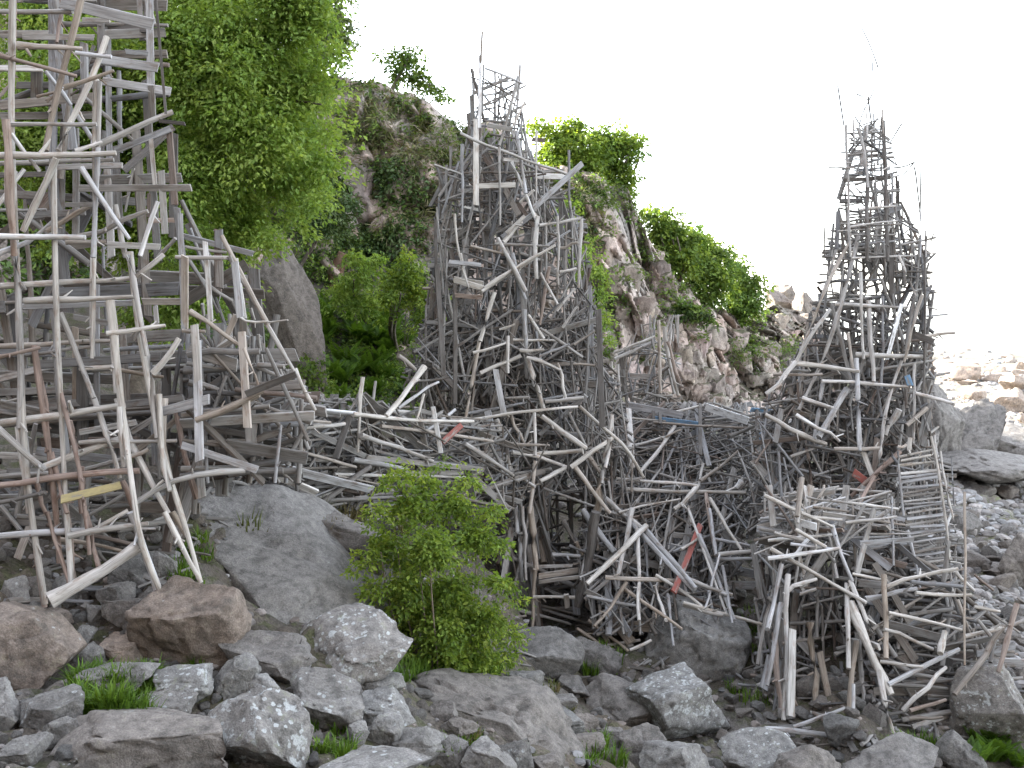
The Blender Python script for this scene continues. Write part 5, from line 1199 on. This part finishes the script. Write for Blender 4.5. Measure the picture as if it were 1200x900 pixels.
# grass blades and tufts
def grass(name, label, spots, tints, mat=M_GRASS):
    V_, Q_, T_ = [], [], []; rg = np.random.default_rng(5); b = 0
    for (p, h, r, n_) in spots:
        p = np.array(p); t0 = np.array(tints[rg.integers(0, len(tints))])
        a = rg.uniform(0, 6.28, n_); rad = np.sqrt(rg.random(n_)) * r
        base = p + np.stack([np.cos(a) * rad, np.sin(a) * rad, 0 * a], 1)
        base[:, 2] = ground_z(base[:, 0], base[:, 1]) * 0 + p[2] - .02
        hh = h * rg.uniform(.5, 1.15, n_); lean = rg.uniform(.1, .8, n_) * hh
        da = a + rg.normal(size=n_) * .9; dx = np.stack([np.cos(da), np.sin(da), 0 * a], 1); sx = np.stack([-np.sin(da), np.cos(da), 0 * a], 1) * (.006 + .02 * h)
        m1 = base + dx * (lean * .35)[:, None] + np.array([0, 0, 1]) * (hh * .62)[:, None]
        tp = base + dx * lean[:, None] + np.array([0, 0, 1]) * (hh * np.where(lean > .5 * hh, .8, 1))[:, None]
        v = np.stack([base - sx, base + sx, m1 + sx * .8, m1 - sx * .8, tp + sx * .1, tp - sx * .1], 1).reshape(-1, 3)
        i = np.arange(n_) * 6 + b
        V_.append(v); Q_.append(np.stack([i, i + 1, i + 2, i + 3], 1)); Q_.append(np.stack([i + 3, i + 2, i + 4, i + 5], 1))
        T_.append(np.repeat(t0 * rg.uniform(.7, 1.35, (n_, 1)), 6, axis=0)); b += n_ * 6
    me = mk_mesh(name, np.concatenate(V_), np.concatenate(Q_), smooth=False); attr_col(me, 'tint', np.concatenate(T_))
    return tag(link(name, me, mat), label, None, None, 'stuff')
def gs_(zone, n_, h, r, nb):
    o = []
    for _ in range(n_):
        hh = hit(R.uniform(zone[0], zone[2]), R.uniform(zone[1], zone[3]), 'g')
        if hh: o.append((tuple(hh[0]), h * R.uniform(.7, 1.3), r, nb))
    return o
GT = [(0.09, 0.17, 0.02), (0.11, 0.19, 0.025), (0.075, 0.14, 0.022)]
gsp = gs_((92, 796, 185, 848), 60, .2, .10, 60) + gs_((205, 745, 250, 790), 10, .16, .09, 40) + gs_((355, 850, 408, 890), 10, .14, .09, 40) + gs_((520, 862, 560, 895), 7, .16, .1, 40) + gs_((690, 872, 735, 900), 10, .2, .12, 40) \
    + gs_((470, 780, 600, 815), 30, .22, .14, 40) + gs_((200, 630, 245, 690), 10, .16, .1, 36) + gs_((690, 760, 730, 800), 12, .25, .15, 36) + gs_((855, 720, 900, 830), 14, .25, .15, 30) + gs_((1040, 860, 1090, 890), 5, .2, .1, 36)
grass('grass', 'bright green grass in the gaps between the stones', gsp, GT)
gsp = gs_((290, 585, 430, 640), 34, .28, .15, 36) + gs_((380, 620, 500, 700), 26, .25, .15, 34) + gs_((360, 690, 430, 730), 10, .2, .12, 30) + gs_((480, 800, 700, 870), 16, .12, .1, 26)
grass('dry_grass', 'dry brownish grass on the bedrock ledge', gsp, [(0.12, 0.12, 0.045), (0.10, 0.12, 0.035), (0.15, 0.13, 0.07)])

# ferns
def fern_mesh(seed, fr=11, tint=(0.075, 0.145, 0.022)):
    rg = np.random.default_rng(seed); V_, T_ = [], []
    for f in range(fr):
        a = f * 6.283 / fr + rg.normal() * .25; out = np.array([math.cos(a), math.sin(a), 0]); sd = np.array([-math.sin(a), math.cos(a), 0])
        ln = rg.uniform(.75, 1.1); sp = rg.uniform(.45, .8); n_ = 17; t0 = np.array(tint) * rg.uniform(.8, 1.25)
        P_ = [out * (ln * sp * (t ** 1.25)) + np.array([0, 0, ln * (1.05 * t - .62 * t * t * sp)]) for t in np.linspace(0, 1, n_ + 1)]
        for k in range(2, n_):
            d = P_[k + 1] - P_[k]; d /= np.linalg.norm(d); t = k / n_; ll = .24 * ln * math.sin(math.pi * min(1, t * .9 + .1)) ** .8 * (1.15 - t * .6); w_ = .035 * ln
            for s in (-1, 1):
                e = sd * s * .92 + d * .4 + np.array([0, 0, -.12]); 
                V_ += [P_[k], P_[k] + e * ll * .5 + d * w_, P_[k] + e * ll, P_[k] + e * ll * .5 - d * w_]; T_ += [t0 * rg.uniform(.85, 1.15)] * 4
            V_ += [P_[k] - sd * .006, P_[k] + sd * .006, P_[k + 1] + sd * .006, P_[k + 1] - sd * .006]; T_ += [t0 * .8] * 4
    me = mk_mesh('fern', V_, np.arange(len(V_)).reshape(-1, 4), smooth=False); attr_col(me, 'tint', np.array(T_)); me.materials.append(M_LEAF)
    return me
FM = [fern_mesh(i) for i in range(4)]
def ferns(zone, n_, s, label, group, which='gc'):
    for _ in range(n_):
        h = hit(R.uniform(zone[0], zone[2]), R.uniform(zone[1], zone[3]), which)
        if not h: continue
        o = link('fern', FM[R.randrange(4)]); o.location = h[0]; k = s * R.uniform(.75, 1.25); o.scale = (k, k, k); o.rotation_euler = (R.uniform(-.2, .2), R.uniform(-.2, .2), R.uniform(0, 6))
        tag(o, label, 'fern', group)
ferns((375, 360, 480, 475), 46, .85, 'green fern in the gully below the shaded cliff', 'ferns in the gully')
ferns((1125, 866, 1205, 905), 11, .48, 'bright fern by the upright lichen-spotted boulder at the bottom right', 'ferns at the bottom right')
# dead stump in the gully
h_ = hit(398, 335); tp_ = h_[0]
up_ = lambda x, y, z: tp_ + Vector((x, y, z))
SB = (0.17, 0.105, 0.075)
o = bark_obj('tree_stump', [pole_geo([up_(-.15, .1, -.3), up_(-.05, 0, .45), up_(.12, -.05, 1.0)], .30, .12, SB, R, 10, .12, .7), pole_geo([up_(.0, 0, .3), up_(.35, -.1, .9)], .10, .04, SB, R, 7, .12, .7), pole_geo([up_(-.1, 0, .2), up_(-.5, -.25, -.35)], .12, .05, SB, R, 7, .12, .7), pole_geo([up_(.1, 0, .15), up_(.45, -.3, -.4)], .12, .05, SB, R, 7, .12, .7)], tp_, None)
o.location = tp_; tag(o, 'reddish brown dead stump on the slope above the gully', 'tree stump')
# ------------------------------------------------------------------ light, sky, camera
w = bpy.data.worlds.new('World'); sc.world = w; w.use_nodes = True
nt = w.node_tree; nt.nodes.clear(); n = N(nt)
SUN_DIR = Vector((-0.90, 0.44, 0)).normalized()
SUN_EL = math.radians(28)
sky = n('TexSky'); sky.sky_type = 'NISHITA'; sky.sun_disc = False; sky.sun_elevation = SUN_EL
sky.sun_rotation = math.atan2(SUN_DIR.x, SUN_DIR.y); sky.air_density = 1.0; sky.dust_density = 0.6; sky.ozone_density = 1.0
hs = n('HueSaturation'); hs.inputs['Saturation'].default_value = 0.32
n.l(sky.outputs[0], hs.inputs['Color'])
bg = n('Background'); bg.inputs['Strength'].default_value = 0.13
n.l(hs.outputs[0], bg.inputs['Color'])
wo = n('OutputWorld'); n.l(bg.outputs[0], wo.inputs['Surface'])
sd = bpy.data.lights.new('sun', 'SUN'); sd.energy = 3.6; sd.angle = math.radians(0.6); sd.color = (1.0, 0.93, 0.82)
so = bpy.data.objects.new('sun', sd); COL.objects.link(so)
dirv = Vector((SUN_DIR.x * math.cos(SUN_EL), SUN_DIR.y * math.cos(SUN_EL), math.sin(SUN_EL)))
so.rotation_euler = dirv.to_track_quat('Z', 'Y').to_euler(); so.location = (0, 0, 40)

cam = bpy.data.cameras.new('camera'); co = bpy.data.objects.new('camera', cam); COL.objects.link(co)
cam.sensor_width = 36; cam.sensor_fit = 'HORIZONTAL'; cam.lens = 36 * F / 1200.0
cam.clip_start = 0.1; cam.clip_end = 20000
co.location = (0, 0, EYE); co.rotation_euler = (math.pi / 2 - PITCH, 0, 0)
sc.camera = co
sc.view_settings.view_transform = 'Standard'; sc.view_settings.look = 'None'; sc.view_settings.gamma = 1; sc.view_settings.use_curve_mapping = False
sc.view_settings.exposure = 2.95
sc.render.engine = 'CYCLES'
sc.cycles.use_denoising = True
try: sc.cycles.denoiser = 'OPENIMAGEDENOISE'
except Exception: pass
sc.cycles.max_bounces = 6; sc.cycles.diffuse_bounces = 3; sc.cycles.transmission_bounces = 4; sc.cycles.transparent_max_bounces = 4
